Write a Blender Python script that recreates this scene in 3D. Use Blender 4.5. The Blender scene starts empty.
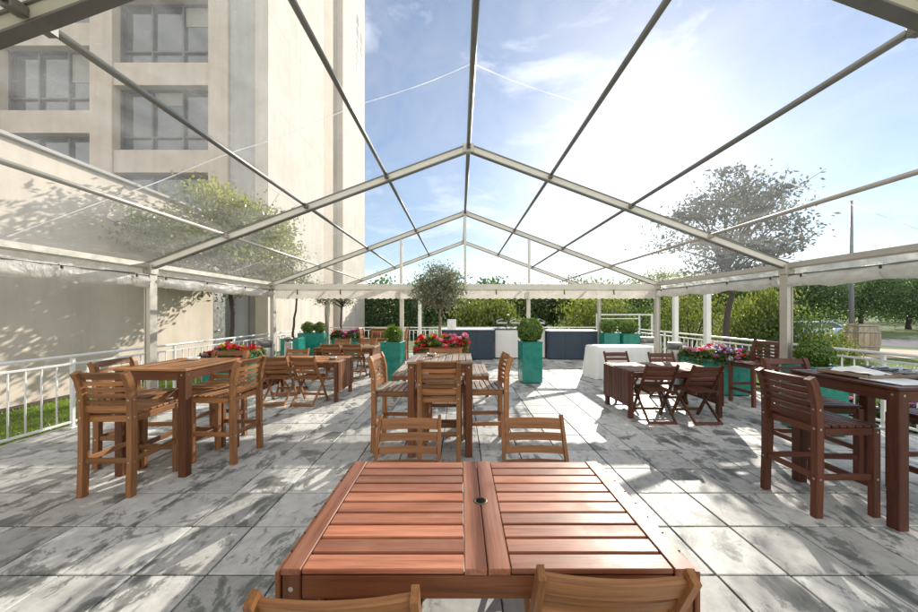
import bpy, math, random
import numpy as np
from mathutils import Vector, Matrix, Euler
R = math.radians
random.seed(7)
rng = np.random.default_rng(11)
scene = bpy.context.scene
COL = scene.collection

# ------------------------------------------------------------------ camera
cam_d = bpy.data.cameras.new('camera'); cam = bpy.data.objects.new('camera', cam_d); COL.objects.link(cam)
cam.location = (0, 0, 1.6); cam.rotation_euler = (R(90), 0, 0)
cam_d.sensor_width = 36; cam_d.lens = 36*322/918
cam_d.shift_x = -1/918; cam_d.shift_y = 6/918
cam_d.clip_start = 0.05; cam_d.clip_end = 1500
scene.camera = cam

# ------------------------------------------------------------------ light
AZ, EL = 27.8, 25.5
sdir = Vector((math.sin(R(AZ))*math.cos(R(EL)), math.cos(R(AZ))*math.cos(R(EL)), math.sin(R(EL))))
sun_d = bpy.data.lights.new('sun', 'SUN'); sun = bpy.data.objects.new('sun', sun_d); COL.objects.link(sun)
sun_d.energy = 3.4; sun_d.angle = R(0.5); sun_d.color = (1, .93, .82)
sun.rotation_euler = (-sdir).to_track_quat('-Z', 'Y').to_euler()
sun.location = sdir*60
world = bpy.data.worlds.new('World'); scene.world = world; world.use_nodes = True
nt = world.node_tree; nt.nodes.clear()
out = nt.nodes.new('ShaderNodeOutputWorld'); bg = nt.nodes.new('ShaderNodeBackground')
sky = nt.nodes.new('ShaderNodeTexSky'); sky.sky_type = 'NISHITA'; sky.sun_disc = False
sky.sun_elevation = R(EL); sky.sun_rotation = R(AZ)
sky.air_density = 1.0; sky.dust_density = 0.35; sky.ozone_density = 2.0
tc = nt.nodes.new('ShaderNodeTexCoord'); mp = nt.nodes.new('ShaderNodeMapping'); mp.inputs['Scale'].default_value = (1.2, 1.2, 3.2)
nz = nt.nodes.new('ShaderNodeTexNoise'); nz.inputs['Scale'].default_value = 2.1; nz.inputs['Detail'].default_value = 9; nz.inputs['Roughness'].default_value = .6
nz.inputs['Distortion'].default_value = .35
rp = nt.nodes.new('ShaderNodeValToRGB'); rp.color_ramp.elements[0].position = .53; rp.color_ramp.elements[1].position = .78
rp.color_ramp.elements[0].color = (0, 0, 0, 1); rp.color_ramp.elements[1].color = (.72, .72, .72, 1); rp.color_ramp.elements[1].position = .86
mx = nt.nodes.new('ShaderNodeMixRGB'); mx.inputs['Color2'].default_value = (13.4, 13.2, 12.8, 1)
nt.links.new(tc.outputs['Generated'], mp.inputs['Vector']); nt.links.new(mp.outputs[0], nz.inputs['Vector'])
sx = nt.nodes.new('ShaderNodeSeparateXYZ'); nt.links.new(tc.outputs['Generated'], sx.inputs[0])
cm = nt.nodes.new('ShaderNodeMapRange'); cm.inputs['From Min'].default_value = .25; cm.inputs['From Max'].default_value = -.35  # extra bright cloud behind the camera, added to lift the fill light
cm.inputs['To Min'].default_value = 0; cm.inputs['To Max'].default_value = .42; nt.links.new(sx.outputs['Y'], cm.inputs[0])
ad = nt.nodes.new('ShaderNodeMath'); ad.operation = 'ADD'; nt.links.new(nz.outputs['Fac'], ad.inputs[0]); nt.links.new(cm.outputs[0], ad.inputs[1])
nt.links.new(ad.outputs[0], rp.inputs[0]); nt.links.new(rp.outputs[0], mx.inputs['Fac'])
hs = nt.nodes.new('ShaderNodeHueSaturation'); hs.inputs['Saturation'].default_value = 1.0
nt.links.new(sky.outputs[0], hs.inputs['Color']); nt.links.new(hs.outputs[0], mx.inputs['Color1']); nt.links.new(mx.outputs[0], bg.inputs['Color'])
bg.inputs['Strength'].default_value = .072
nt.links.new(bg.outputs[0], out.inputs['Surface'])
vs = scene.view_settings
vs.view_transform = 'Standard'; vs.look = 'None'; vs.exposure = 1.2; vs.gamma = 1; vs.use_curve_mapping = False
scene.render.engine = 'CYCLES'
cy = scene.cycles
cy.max_bounces = 8; cy.diffuse_bounces = 4; cy.glossy_bounces = 3; cy.transmission_bounces = 4; cy.transparent_max_bounces = 24
cy.use_denoising = True; cy.sample_clamp_indirect = 6

# ------------------------------------------------------------------ materials
def newmat(name):
    m = bpy.data.materials.new(name); m.use_nodes = True
    t = m.node_tree; t.nodes.clear()
    o = t.nodes.new('ShaderNodeOutputMaterial')
    return m, t, o
def N(t, kind, **kw):
    n = t.nodes.new(kind)
    for k, v in kw.items():
        if k in n.inputs: n.inputs[k].default_value = v
        else: setattr(n, k, v)
    return n
def ramp(t, stops):
    n = t.nodes.new('ShaderNodeValToRGB'); e = n.color_ramp.elements
    while len(e) < len(stops): e.new(.5)
    for i, (p, c) in enumerate(stops):
        e[i].position = p; e[i].color = c if len(c) == 4 else (*c, 1)
    return n
def c4(c): return (c[0], c[1], c[2], 1)

def wood(name, dark, light, rough=.42, weather=0.0, grey=(.36, .35, .33), spec=.32):
    m, t, o = newmat(name)
    p = N(t, 'ShaderNodeBsdfPrincipled'); p.inputs['Specular IOR Level'].default_value = spec
    a = N(t, 'ShaderNodeAttribute', attribute_name='gr'); tn = N(t, 'ShaderNodeAttribute', attribute_name='tone')
    m1 = N(t, 'ShaderNodeMapping'); m1.inputs['Scale'].default_value = (1.6, 26, 26)
    n1 = N(t, 'ShaderNodeTexNoise', Scale=1.3, Detail=7, Roughness=.62, Distortion=.6)
    m2 = N(t, 'ShaderNodeMapping'); m2.inputs['Scale'].default_value = (5, 160, 160)
    n2 = N(t, 'ShaderNodeTexNoise', Scale=1.0, Detail=3, Roughness=.7)
    n3 = N(t, 'ShaderNodeTexNoise', Scale=4.5, Detail=4, Roughness=.6)
    L = t.links.new
    L(a.outputs['Vector'], m1.inputs[0]); L(a.outputs['Vector'], m2.inputs[0]); L(a.outputs['Vector'], n3.inputs['Vector'])
    L(m1.outputs[0], n1.inputs['Vector']); L(m2.outputs[0], n2.inputs['Vector'])
    mid = tuple((dark[i]*.45+light[i]*.55) for i in range(3))
    r1 = ramp(t, [(.28, dark), (.5, mid), (.74, light)])
    L(n1.outputs['Fac'], r1.inputs[0])
    r2 = ramp(t, [(.3, (.62, .6, .58)), (.62, (1, 1, 1))]); L(n2.outputs['Fac'], r2.inputs[0])
    mu = N(t, 'ShaderNodeMixRGB', blend_type='MULTIPLY', Fac=.75); L(r1.outputs[0], mu.inputs[1]); L(r2.outputs[0], mu.inputs[2])
    hv = N(t, 'ShaderNodeHueSaturation'); L(mu.outputs[0], hv.inputs['Color'])
    mr = N(t, 'ShaderNodeMapRange'); mr.inputs['To Min'].default_value = .6; mr.inputs['To Max'].default_value = 1.4
    L(tn.outputs['Fac'], mr.inputs[0]); L(mr.outputs[0], hv.inputs['Value'])
    wm = N(t, 'ShaderNodeMixRGB'); wm.inputs[2].default_value = c4(grey)
    rw = ramp(t, [(.38, (0, 0, 0)), (.72, (weather, weather, weather))]); L(n3.outputs['Fac'], rw.inputs[0])
    L(rw.outputs[0], wm.inputs[0]); L(hv.outputs[0], wm.inputs[1]); L(wm.outputs[0], p.inputs['Base Color'])
    rr = ramp(t, [(.3, (rough-.1,)*3), (.7, (rough+.12,)*3)]); L(n3.outputs['Fac'], rr.inputs[0]); L(rr.outputs[0], p.inputs['Roughness'])
    b = N(t, 'ShaderNodeBump', Strength=.25, Distance=.002); L(n2.outputs['Fac'], b.inputs['Height']); L(b.outputs[0], p.inputs['Normal'])
    L(p.outputs[0], o.inputs[0]); return m

def paint(name, col, rough=.5, metal=0, var=.12, scale=6, bump=0, spec=.5, coat=0):
    m, t, o = newmat(name); L = t.links.new
    p = N(t, 'ShaderNodeBsdfPrincipled', Roughness=rough, Metallic=metal)
    p.inputs['Specular IOR Level'].default_value = spec
    if coat: p.inputs['Coat Weight'].default_value = coat
    c = N(t, 'ShaderNodeTexCoord'); n = N(t, 'ShaderNodeTexNoise', Scale=scale, Detail=7, Roughness=.65)
    L(c.outputs['Object'], n.inputs['Vector'])
    r = ramp(t, [(.3, tuple(x*(1-var) for x in col)), (.7, tuple(min(1, x*(1+var*.6)) for x in col))])
    L(n.outputs['Fac'], r.inputs[0]); L(r.outputs[0], p.inputs['Base Color'])
    r2 = ramp(t, [(.3, (max(.03, rough-.12),)*3), (.7, (min(1, rough+.12),)*3)]); L(n.outputs['Fac'], r2.inputs[0]); L(r2.outputs[0], p.inputs['Roughness'])
    if bump:
        b = N(t, 'ShaderNodeBump', Strength=bump, Distance=.01); L(n.outputs['Fac'], b.inputs['Height']); L(b.outputs[0], p.inputs['Normal'])
    L(p.outputs[0], o.inputs[0]); return m

def leafmat(name, dark, light, trans=.45, gloss=.06):
    m, t, o = newmat(name); L = t.links.new
    a = N(t, 'ShaderNodeAttribute', attribute_name='tone')
    r = ramp(t, [(0, dark), (1, light)]); L(a.outputs['Fac'], r.inputs[0])
    d = N(t, 'ShaderNodeBsdfDiffuse'); tr = N(t, 'ShaderNodeBsdfTranslucent'); g = N(t, 'ShaderNodeBsdfGlossy', Roughness=.35)
    hs = N(t, 'ShaderNodeHueSaturation', Saturation=1.1, Value=1.25); hs.inputs['Hue'].default_value = .485
    L(r.outputs[0], d.inputs[0]); L(r.outputs[0], hs.inputs['Color']); L(hs.outputs[0], tr.inputs[0])
    m1 = N(t, 'ShaderNodeMixShader', Fac=trans); L(d.outputs[0], m1.inputs[1]); L(tr.outputs[0], m1.inputs[2])
    m2 = N(t, 'ShaderNodeMixShader', Fac=gloss); L(m1.outputs[0], m2.inputs[1]); L(g.outputs[0], m2.inputs[2])
    L(m2.outputs[0], o.inputs[0]); return m

def pvc_white(name, col=(.82, .81, .77), trans=.45):
    m, t, o = newmat(name); L = t.links.new
    p = N(t, 'ShaderNodeBsdfPrincipled', Roughness=.38); tr = N(t, 'ShaderNodeBsdfTranslucent')
    c = N(t, 'ShaderNodeTexCoord'); n = N(t, 'ShaderNodeTexNoise', Scale=7, Detail=6, Roughness=.6)
    L(c.outputs['Object'], n.inputs['Vector'])
    r = ramp(t, [(.3, tuple(x*.8 for x in col)), (.65, col)]); L(n.outputs['Fac'], r.inputs[0])
    L(r.outputs[0], p.inputs['Base Color']); L(r.outputs[0], tr.inputs[0])
    wv = N(t, 'ShaderNodeTexNoise', Scale=3.2, Detail=5, Roughness=.55, Distortion=2.2); L(c.outputs['Object'], wv.inputs['Vector'])
    b = N(t, 'ShaderNodeBump', Strength=.6, Distance=.06); L(wv.outputs['Fac'], b.inputs['Height']); L(b.outputs[0], p.inputs['Normal']); L(b.outputs[0], tr.inputs['Normal'])
    x = N(t, 'ShaderNodeMixShader', Fac=trans); L(p.outputs[0], x.inputs[1]); L(tr.outputs[0], x.inputs[2]); L(x.outputs[0], o.inputs[0]); return m

def pvc_clear(name, haze=.17):
    m, t, o = newmat(name); L = t.links.new
    tp = N(t, 'ShaderNodeBsdfTransparent'); tp.inputs[0].default_value = (.96, .97, .97, 1)
    tl = N(t, 'ShaderNodeBsdfTranslucent'); tl.inputs[0].default_value = (.9, .9, .88, 1)
    df = N(t, 'ShaderNodeBsdfDiffuse'); df.inputs[0].default_value = (.8, .8, .78, 1)
    gl = N(t, 'ShaderNodeBsdfGlossy', Roughness=.12)
    c = N(t, 'ShaderNodeTexCoord'); mp = N(t, 'ShaderNodeMapping'); mp.inputs['Scale'].default_value = (1, .6, 1)
    n = N(t, 'ShaderNodeTexNoise', Scale=1.6, Detail=9, Roughness=.68, Distortion=1.2); L(c.outputs['Object'], mp.inputs[0]); L(mp.outputs[0], n.inputs['Vector'])
    n2 = N(t, 'ShaderNodeTexNoise', Scale=26, Detail=5, Roughness=.75, Distortion=2.5); L(mp.outputs[0], n2.inputs['Vector'])
    r = ramp(t, [(.3, (haze*.35,)*3), (.72, (haze*1.7,)*3)]); L(n.outputs['Fac'], r.inputs[0])
    r2 = ramp(t, [(.58, (0, 0, 0)), (.76, (.2, .2, .2))]); L(n2.outputs['Fac'], r2.inputs[0])
    ad = N(t, 'ShaderNodeMixRGB', blend_type='ADD', Fac=1); L(r.outputs[0], ad.inputs[1]); L(r2.outputs[0], ad.inputs[2])
    hz = N(t, 'ShaderNodeMixShader', Fac=.35); L(tl.outputs[0], hz.inputs[1]); L(df.outputs[0], hz.inputs[2])
    x = N(t, 'ShaderNodeMixShader'); L(ad.outputs[0], x.inputs[0]); L(tp.outputs[0], x.inputs[1]); L(hz.outputs[0], x.inputs[2])
    lw = N(t, 'ShaderNodeLayerWeight', Blend=.5); pw = N(t, 'ShaderNodeMath', operation='POWER'); pw.inputs[1].default_value = 3.5
    L(lw.outputs['Facing'], pw.inputs[0]); fr = N(t, 'ShaderNodeMath', operation='MULTIPLY_ADD'); fr.inputs[1].default_value = .3; fr.inputs[2].default_value = .025; L(pw.outputs[0], fr.inputs[0])
    b = N(t, 'ShaderNodeBump', Strength=.25, Distance=.05); L(n.outputs['Fac'], b.inputs['Height']); L(b.outputs[0], gl.inputs['Normal'])
    y = N(t, 'ShaderNodeMixShader'); L(fr.outputs['Value'], y.inputs[0]); L(x.outputs[0], y.inputs[1]); L(gl.outputs[0], y.inputs[2])
    L(y.outputs[0], o.inputs[0]); return m

def paving():
    m, t, o = newmat('weathered_stone'); L = t.links.new
    p = N(t, 'ShaderNodeBsdfPrincipled'); p.inputs['Specular IOR Level'].default_value = .3; c = N(t, 'ShaderNodeTexCoord'); tn = N(t, 'ShaderNodeAttribute', attribute_name='tone')
    a = N(t, 'ShaderNodeAttribute', attribute_name='gr')
    base = N(t, 'ShaderNodeTexNoise', Scale=9, Detail=9, Roughness=.7); L(c.outputs['Object'], base.inputs['Vector'])
    rb = ramp(t, [(.25, (.36, .355, .335)), (.5, (.51, .50, .47)), (.75, (.62, .61, .575))]); L(base.outputs['Fac'], rb.inputs[0])
    hv = N(t, 'ShaderNodeHueSaturation'); L(rb.outputs[0], hv.inputs['Color'])
    mr = N(t, 'ShaderNodeMapRange'); mr.inputs['To Min'].default_value = .70; mr.inputs['To Max'].default_value = 1.12
    L(tn.outputs['Fac'], mr.inputs[0]); L(mr.outputs[0], hv.inputs['Value'])
    # riven stains and painted shadow: stretched along one diagonal, different on each slab
    rot = N(t, 'ShaderNodeMapping'); rot.inputs['Rotation'].default_value = (0, 0, R(-33)); rot.inputs['Scale'].default_value = (1.55, .95, 1)
    L(c.outputs['Object'], rot.inputs[0])
    addv = N(t, 'ShaderNodeVectorMath', operation='ADD'); L(rot.outputs[0], addv.inputs[0])
    sc = N(t, 'ShaderNodeVectorMath', operation='SCALE'); sc.inputs['Scale'].default_value = 1.3; 
    cb = N(t, 'ShaderNodeCombineXYZ'); L(tn.outputs['Fac'], cb.inputs[0]); L(tn.outputs['Fac'], cb.inputs[1]); L(cb.outputs[0], sc.inputs[0]); L(sc.outputs[0], addv.inputs[1])
    st = N(t, 'ShaderNodeTexNoise', Scale=2.3, Detail=10, Roughness=.7, Distortion=.5); L(addv.outputs[0], st.inputs['Vector'])
    rs = ramp(t, [(.535, (0, 0, 0)), (.556, (.62, .62, .62)), (.66, (.95, .95, .95))]); L(st.outputs['Fac'], rs.inputs[0])
    st2 = N(t, 'ShaderNodeTexNoise', Scale=7.5, Detail=6, Roughness=.7, Distortion=.8); L(addv.outputs[0], st2.inputs['Vector'])
    rs2 = ramp(t, [(.55, (0, 0, 0)), (.66, (.6, .6, .6))]); L(st2.outputs['Fac'], rs2.inputs[0])
    mxs = N(t, 'ShaderNodeMixRGB', blend_type='LIGHTEN', Fac=1); L(rs.outputs[0], mxs.inputs[1]); L(rs2.outputs[0], mxs.inputs[2])
    mx = N(t, 'ShaderNodeMixRGB'); mx.inputs[2].default_value = (.085, .095, .088, 1)
    L(mxs.outputs[0], mx.inputs[0]); L(hv.outputs[0], mx.inputs[1]); L(mx.outputs[0], p.inputs['Base Color'])
    rr = ramp(t, [(.0, (.62,)*3), (.8, (.38,)*3)]); L(mxs.outputs[0], rr.inputs[0]); L(rr.outputs[0], p.inputs['Roughness'])
    b = N(t, 'ShaderNodeBump', Strength=.5, Distance=.006)
    ma = N(t, 'ShaderNodeMath', operation='MULTIPLY_ADD'); L(base.outputs['Fac'], ma.inputs[0]); ma.inputs[1].default_value = .6; L(st.outputs['Fac'], ma.inputs[2])
    L(ma.outputs[0], b.inputs['Height']); L(b.outputs[0], p.inputs['Normal'])
    L(p.outputs[0], o.inputs[0]); return m

def wallmat(name, col, seams=True):
    m, t, o = newmat(name); L = t.links.new
    p = N(t, 'ShaderNodeBsdfPrincipled', Roughness=.85); c = N(t, 'ShaderNodeTexCoord')
    n = N(t, 'ShaderNodeTexNoise', Scale=.9, Detail=9, Roughness=.65); L(c.outputs['Object'], n.inputs['Vector'])
    mp = N(t, 'ShaderNodeMapping'); mp.inputs['Scale'].default_value = (3, 3, .25); L(c.outputs['Object'], mp.inputs[0])
    n2 = N(t, 'ShaderNodeTexNoise', Scale=1.2, Detail=6, Roughness=.6); L(mp.outputs[0], n2.inputs['Vector'])
    r = ramp(t, [(.3, tuple(x*.84 for x in col)), (.7, tuple(x*1.06 for x in col))]); L(n.outputs['Fac'], r.inputs[0])
    r2 = ramp(t, [(.32, (.84, .83, .81)), (.6, (1, 1, 1))]); L(n2.outputs['Fac'], r2.inputs[0])
    mu = N(t, 'ShaderNodeMixRGB', blend_type='MULTIPLY', Fac=.8); L(r.outputs[0], mu.inputs[1]); L(r2.outputs[0], mu.inputs[2])
    L(mu.outputs[0], p.inputs['Base Color'])
    n3 = N(t, 'ShaderNodeTexNoise', Scale=40, Detail=4); L(c.outputs['Object'], n3.inputs['Vector'])
    b = N(t, 'ShaderNodeBump', Strength=.3, Distance=.006); L(n3.outputs['Fac'], b.inputs['Height']); L(b.outputs[0], p.inputs['Normal'])
    L(p.outputs[0], o.inputs[0]); return m

def groundmat():
    m, t, o = newmat('lawn_soil'); L = t.links.new
    p = N(t, 'ShaderNodeBsdfPrincipled', Roughness=.95); c = N(t, 'ShaderNodeTexCoord')
    n = N(t, 'ShaderNodeTexNoise', Scale=.35, Detail=9, Roughness=.65); n2 = N(t, 'ShaderNodeTexNoise', Scale=22, Detail=6, Roughness=.7)
    L(c.outputs['Object'], n.inputs['Vector']); L(c.outputs['Object'], n2.inputs['Vector'])
    r = ramp(t, [(.35, (.07, .115, .025)), (.55, (.10, .14, .035)), (.72, (.16, .15, .06))]); L(n.outputs['Fac'], r.inputs[0])
    r2 = ramp(t, [(.3, (.55, .6, .5)), (.65, (1.1, 1.1, 1.05))]); L(n2.outputs['Fac'], r2.inputs[0])
    mu = N(t, 'ShaderNodeMixRGB', blend_type='MULTIPLY', Fac=1); L(r.outputs[0], mu.inputs[1]); L(r2.outputs[0], mu.inputs[2]); L(mu.outputs[0], p.inputs['Base Color'])
    b = N(t, 'ShaderNodeBump', Strength=.8, Distance=.03); L(n2.outputs['Fac'], b.inputs['Height']); L(b.outputs[0], p.inputs['Normal'])
    L(p.outputs[0], o.inputs[0]); return m

M = dict(
    tabletop=wood('red_stained_wood', (.24, .078, .042), (.50, .205, .118), .45, .16, (.46, .30, .23), spec=.2),
    wood=wood('brown_stained_wood', (.115, .040, .017), (.25, .095, .040), .46),
    wood_dark=wood('dark_stained_wood', (.07, .023, .014), (.145, .052, .028), .40),
    wood_weather=wood('weathered_wood', (.20, .12, .075), (.36, .25, .17), .5, .6, spec=.2),
    wood_pale=wood('sun_bleached_wood', (.18, .070, .023), (.41, .185, .068), .48, .06),
    dark_top=wood('faded_dark_wood', (.11, .055, .036), (.21, .125, .09), .55, .35, (.24, .20, .18), spec=.12),
    barrel=wood('grey_barrel_wood', (.26, .20, .13), (.48, .40, .29), .7, .3),
    alu=paint('anodised_aluminium', (.54, .51, .45), .45, .45, .1, 9),
    alu_dark=paint('grey_tube', (.25, .25, .235), .42, .7, .12, 9),
    alu_pale=paint('pale_aluminium', (.72, .675, .58), .5, .08, .1, 5),
    steel=paint('brushed_steel', (.56, .56, .55), .36, 1, .1, 14),
    white_metal=paint('white_painted_metal', (.76, .76, .74), .4, 0, .08, 5),
    white_post=paint('white_post_paint', (.80, .79, .75), .45, 0, .06, 4),
    brass=paint('dark_brass', (.16, .12, .07), .4, .9, .2, 30), bolt=paint('bolt_metal', (.55, .52, .48), .35, 1, .1, 30),
    black=paint('black_metal', (.025, .025, .027), .45, 0, .1, 9),
    rubber=paint('black_rubber', (.012, .012, .012), .95, spec=.1),
    pole_grey=paint('dark_grey_pole', (.13, .135, .14), .5, .2), teal=paint('teal_glaze', (.012, .225, .175), .28, 0, .24, 5, coat=.4),
    soil=paint('dark_soil', (.045, .032, .022), .95, 0, .3, 25, .6),
    navy=paint('navy_panel', (.028, .047, .075), .55, 0, .15, 3),
    counter_white=paint('white_counter', (.74, .73, .70), .5, 0, .08, 2),
    cloth=paint('white_linen', (.80, .80, .78), .8, 0, .05, 5, .15, .3),
    pvc=pvc_white('white_pvc', (.88, .865, .82), .6), pvc_cream=pvc_white('cream_pvc', (.74, .69, .60), .28),
    pvc_roof=pvc_white('white_pvc_lining', (.80, .78, .71), .4),
    clear=pvc_clear('clear_pvc'), clear_fresh=pvc_clear('cleaner_clear_pvc', .115), seam_clear=pvc_clear('welded_double_pvc', .55),
    seam=pvc_white('welded_pvc_seam', (.85, .86, .88), .7),
    stone=paving(), grout=paint('dark_joint_grit', (.06, .062, .055), .95, 0, .3, 30, .5),
    wall=wallmat('cream_render', (.62, .545, .45)), wall_pale=wallmat('pale_tower_cladding', (.635, .57, .50)),
    wall_grey=wallmat('grey_render', (.42, .405, .385)), conc=wallmat('brown_grey_cladding', (.54, .45, .365)),
    frame=paint('dark_window_frame', (.05, .05, .05), .4), blind=paint('pale_blind', (.30, .29, .25), .8),
    ground=groundmat(), path=paint('beige_gravel_path', (.42, .34, .24), .95, 0, .2, 15, .5), road=paint('asphalt', (.055, .058, .065), .85, 0, .2, 10, .3),
    bark=paint('dark_bark', (.075, .06, .05), .9, 0, .35, 18, .8), bark_pale=paint('olive_bark', (.30, .24, .18), .9, 0, .3, 20, .8),
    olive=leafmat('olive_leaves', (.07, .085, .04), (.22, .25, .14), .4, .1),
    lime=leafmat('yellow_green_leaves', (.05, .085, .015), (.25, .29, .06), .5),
    olive_sun=leafmat('sunlit_olive_leaves', (.085, .105, .05), (.28, .31, .18), .45, .1), sunny=leafmat('sunlit_lime_leaves', (.09, .125, .02), (.32, .34, .08), .5), grey_leaf=leafmat('grey_green_leaves', (.05, .06, .035), (.12, .135, .085), .35, .1),  # olive_sun, sunny: brighter copies with sunlight put into the leaf colour
    green=leafmat('mid_green_leaves', (.04, .085, .016), (.15, .215, .05), .48),
    deep=leafmat('deep_green_leaves', (.028, .068, .022), (.10, .17, .05), .45),
    box=leafmat('box_leaves', (.05, .11, .012), (.19, .31, .04), .4),
    grass=leafmat('grass_blades', (.12, .23, .015), (.30, .46, .04), .5),
    red=leafmat('red_petals', (.52, .012, .018), (.80, .05, .05), .4, .02), pink=leafmat('pink_petals', (.66, .16, .28), (.80, .38, .50), .4, .02),
    purple=leafmat('purple_petals', (.14, .03, .30), (.33, .12, .50), .4, .02), whitep=leafmat('white_petals', (.68, .66, .62), (.85, .83, .8), .4, .02),
    yellow=leafmat('yellow_petals', (.60, .38, .02), (.75, .60, .06), .4, .02),
    car=paint('pale_blue_car_paint', (.30, .42, .62), .22, .2, .04, 3, coat=.8), carglass=paint('car_glass', (.02, .025, .03), .08),
)
def glassmat():
    m, t, o = newmat('dark_window_glass'); L = t.links.new
    p = N(t, 'ShaderNodeBsdfPrincipled', Roughness=.04); p.inputs['Base Color'].default_value = (.035, .045, .038, 1)
    p.inputs['Specular IOR Level'].default_value = 1.0
    c = N(t, 'ShaderNodeTexCoord'); n = N(t, 'ShaderNodeTexNoise', Scale=.5, Detail=2); L(c.outputs['Object'], n.inputs['Vector'])
    b = N(t, 'ShaderNodeBump', Strength=.12, Distance=.2); L(n.outputs['Fac'], b.inputs['Height']); L(b.outputs[0], p.inputs['Normal'])
    L(p.outputs[0], o.inputs[0]); return m
M['glass'] = glassmat()

# ------------------------------------------------------------------ mesh builder
class MB:
    def __init__(s): s.v = []; s.f = []; s.mi = []; s.sm = []; s.gr = []; s.tone = []
    def add(s, verts, faces, m=0, gr=None, tone=None, smooth=False):
        o = len(s.v); s.v += [tuple(v) for v in verts]
        off = random.uniform(0, 40)
        g = gr if gr is not None else verts
        s.gr += [(p[0]+off, p[1]+off*.37, p[2]+off*.71) for p in g]
        tt = random.random() if tone is None else tone
        s.tone += [tt]*len(verts)
        for f in faces: s.f.append([i+o for i in f]); s.mi.append(m); s.sm.append(smooth)
    def box(s, c, size, m=0, b=.003, rot=None, tone=None):
        h = [x/2 for x in size]; b = min(b, min(h)*.45)
        c = Vector(c); Rm = rot.to_matrix() if isinstance(rot, Euler) else rot
        vs, idx = [], {}
        for sx in (-1, 1):
            for sy in (-1, 1):
                for sz in (-1, 1):
                    for k in range(3):
                        q = [sx*(h[0]-b), sy*(h[1]-b), sz*(h[2]-b)]; q[k] = (sx, sy, sz)[k]*h[k]
                        idx[(sx, sy, sz, k)] = len(vs); vs.append(q)
        F = []
        for k in range(3):
            a, e = [(1, 2), (2, 0), (0, 1)][k]
            for sg in (-1, 1):
                def key(u, w):
                    q = [0, 0, 0]; q[k] = sg; q[a] = u; q[e] = w; return idx[(*q, k)]
                f = [key(-1, -1), key(1, -1), key(1, 1), key(-1, 1)]
                F.append(f if sg > 0 else f[::-1])
        for k in range(3):                                   # edges parallel to axis k
            a, e = [(1, 2), (2, 0), (0, 1)][k]
            for u in (-1, 1):
                for w in (-1, 1):
                    def kk(t, face):
                        q = [0, 0, 0]; q[k] = t; q[a] = u; q[e] = w; return idx[(*q, face)]
                    f = [kk(-1, a), kk(1, a), kk(1, e), kk(-1, e)]
                    F.append(f if u*w < 0 else f[::-1])
        for sx in (-1, 1):
            for sy in (-1, 1):
                for sz in (-1, 1):
                    f = [idx[(sx, sy, sz, k)] for k in range(3)]
                    F.append(f if sx*sy*sz > 0 else f[::-1])
        ax = max(range(3), key=lambda i: size[i])
        order = [ax]+[i for i in range(3) if i != ax]
        g = [(q[order[0]], q[order[1]], q[order[2]]) for q in vs]
        P = [c+(Rm @ Vector(q) if Rm is not None else Vector(q)) for q in vs]
        s.add(P, F, m, g, tone)
    def beam(s, p0, p1, w, h, up=(0, 0, 1), m=0, b=.003, tone=None):
        p0, p1 = Vector(p0), Vector(p1); d = p1-p0; L = d.length; x = d/L; up = Vector(up)
        if abs(x.dot(up)) > .98: up = Vector((0, 1, 0))
        y = up.cross(x).normalized(); z = x.cross(y)
        s.box((p0+p1)/2, (L, w, h), m, b, Matrix((x, y, z)).transposed(), tone)
    def tube(s, pts, rad, n=8, m=0, cap=True, tone=None, smooth=True):
        pts = [Vector(p) for p in pts]
        if not hasattr(rad, '__len__'): rad = [rad]*len(pts)
        vs, g, F = [], [], []; L = 0; prev = None
        for i, p in enumerate(pts):
            d = (pts[min(i+1, len(pts)-1)]-pts[max(i-1, 0)]).normalized()
            if prev is None:
                a = Vector((0, 0, 1)) if abs(d.z) < .9 else Vector((1, 0, 0)); u = d.cross(a).normalized()
            else: u = (prev-d*prev.dot(d)).normalized()
            prev = u; w = d.cross(u)
            if i: L += (p-pts[i-1]).length
            for k in range(n):
                t = 2*math.pi*k/n; q = (u*math.cos(t)+w*math.sin(t))*rad[i]
                vs.append(p+q); g.append((L, q.x+q.y*.3, q.z+q.y*.3))
        for i in range(len(pts)-1):
            for k in range(n):
                F.append([i*n+k, i*n+(k+1) % n, (i+1)*n+(k+1) % n, (i+1)*n+k])
        s.add(vs, F, m, g, tone, smooth)
        if cap:
            o = len(s.v)-len(vs); e = o+(len(pts)-1)*n
            s.f.append([o+k for k in range(n)][::-1]); s.mi.append(m); s.sm.append(False)
            s.f.append([e+k for k in range(n)]); s.mi.append(m); s.sm.append(False)
    def lathe(s, prof, n=24, c=(0, 0, 0), m=0, smooth=True, tone=None):
        vs, F = [], []
        for r, z in prof:
            for k in range(n):
                t = 2*math.pi*k/n; vs.append((c[0]+r*math.cos(t), c[1]+r*math.sin(t), c[2]+z))
        for i in range(len(prof)-1):
            for k in range(n): F.append([i*n+k, i*n+(k+1) % n, (i+1)*n+(k+1) % n, (i+1)*n+k])
        s.add(vs, F, m, None, tone, smooth)
        o = len(s.v)-len(vs)
        if prof[-1][0] > .0005: s.f.append([o+(len(prof)-1)*n+k for k in range(n)]); s.mi.append(m); s.sm.append(False)
        if prof[0][0] > .0005: s.f.append([o+k for k in range(n)][::-1]); s.mi.append(m); s.sm.append(False)
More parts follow.
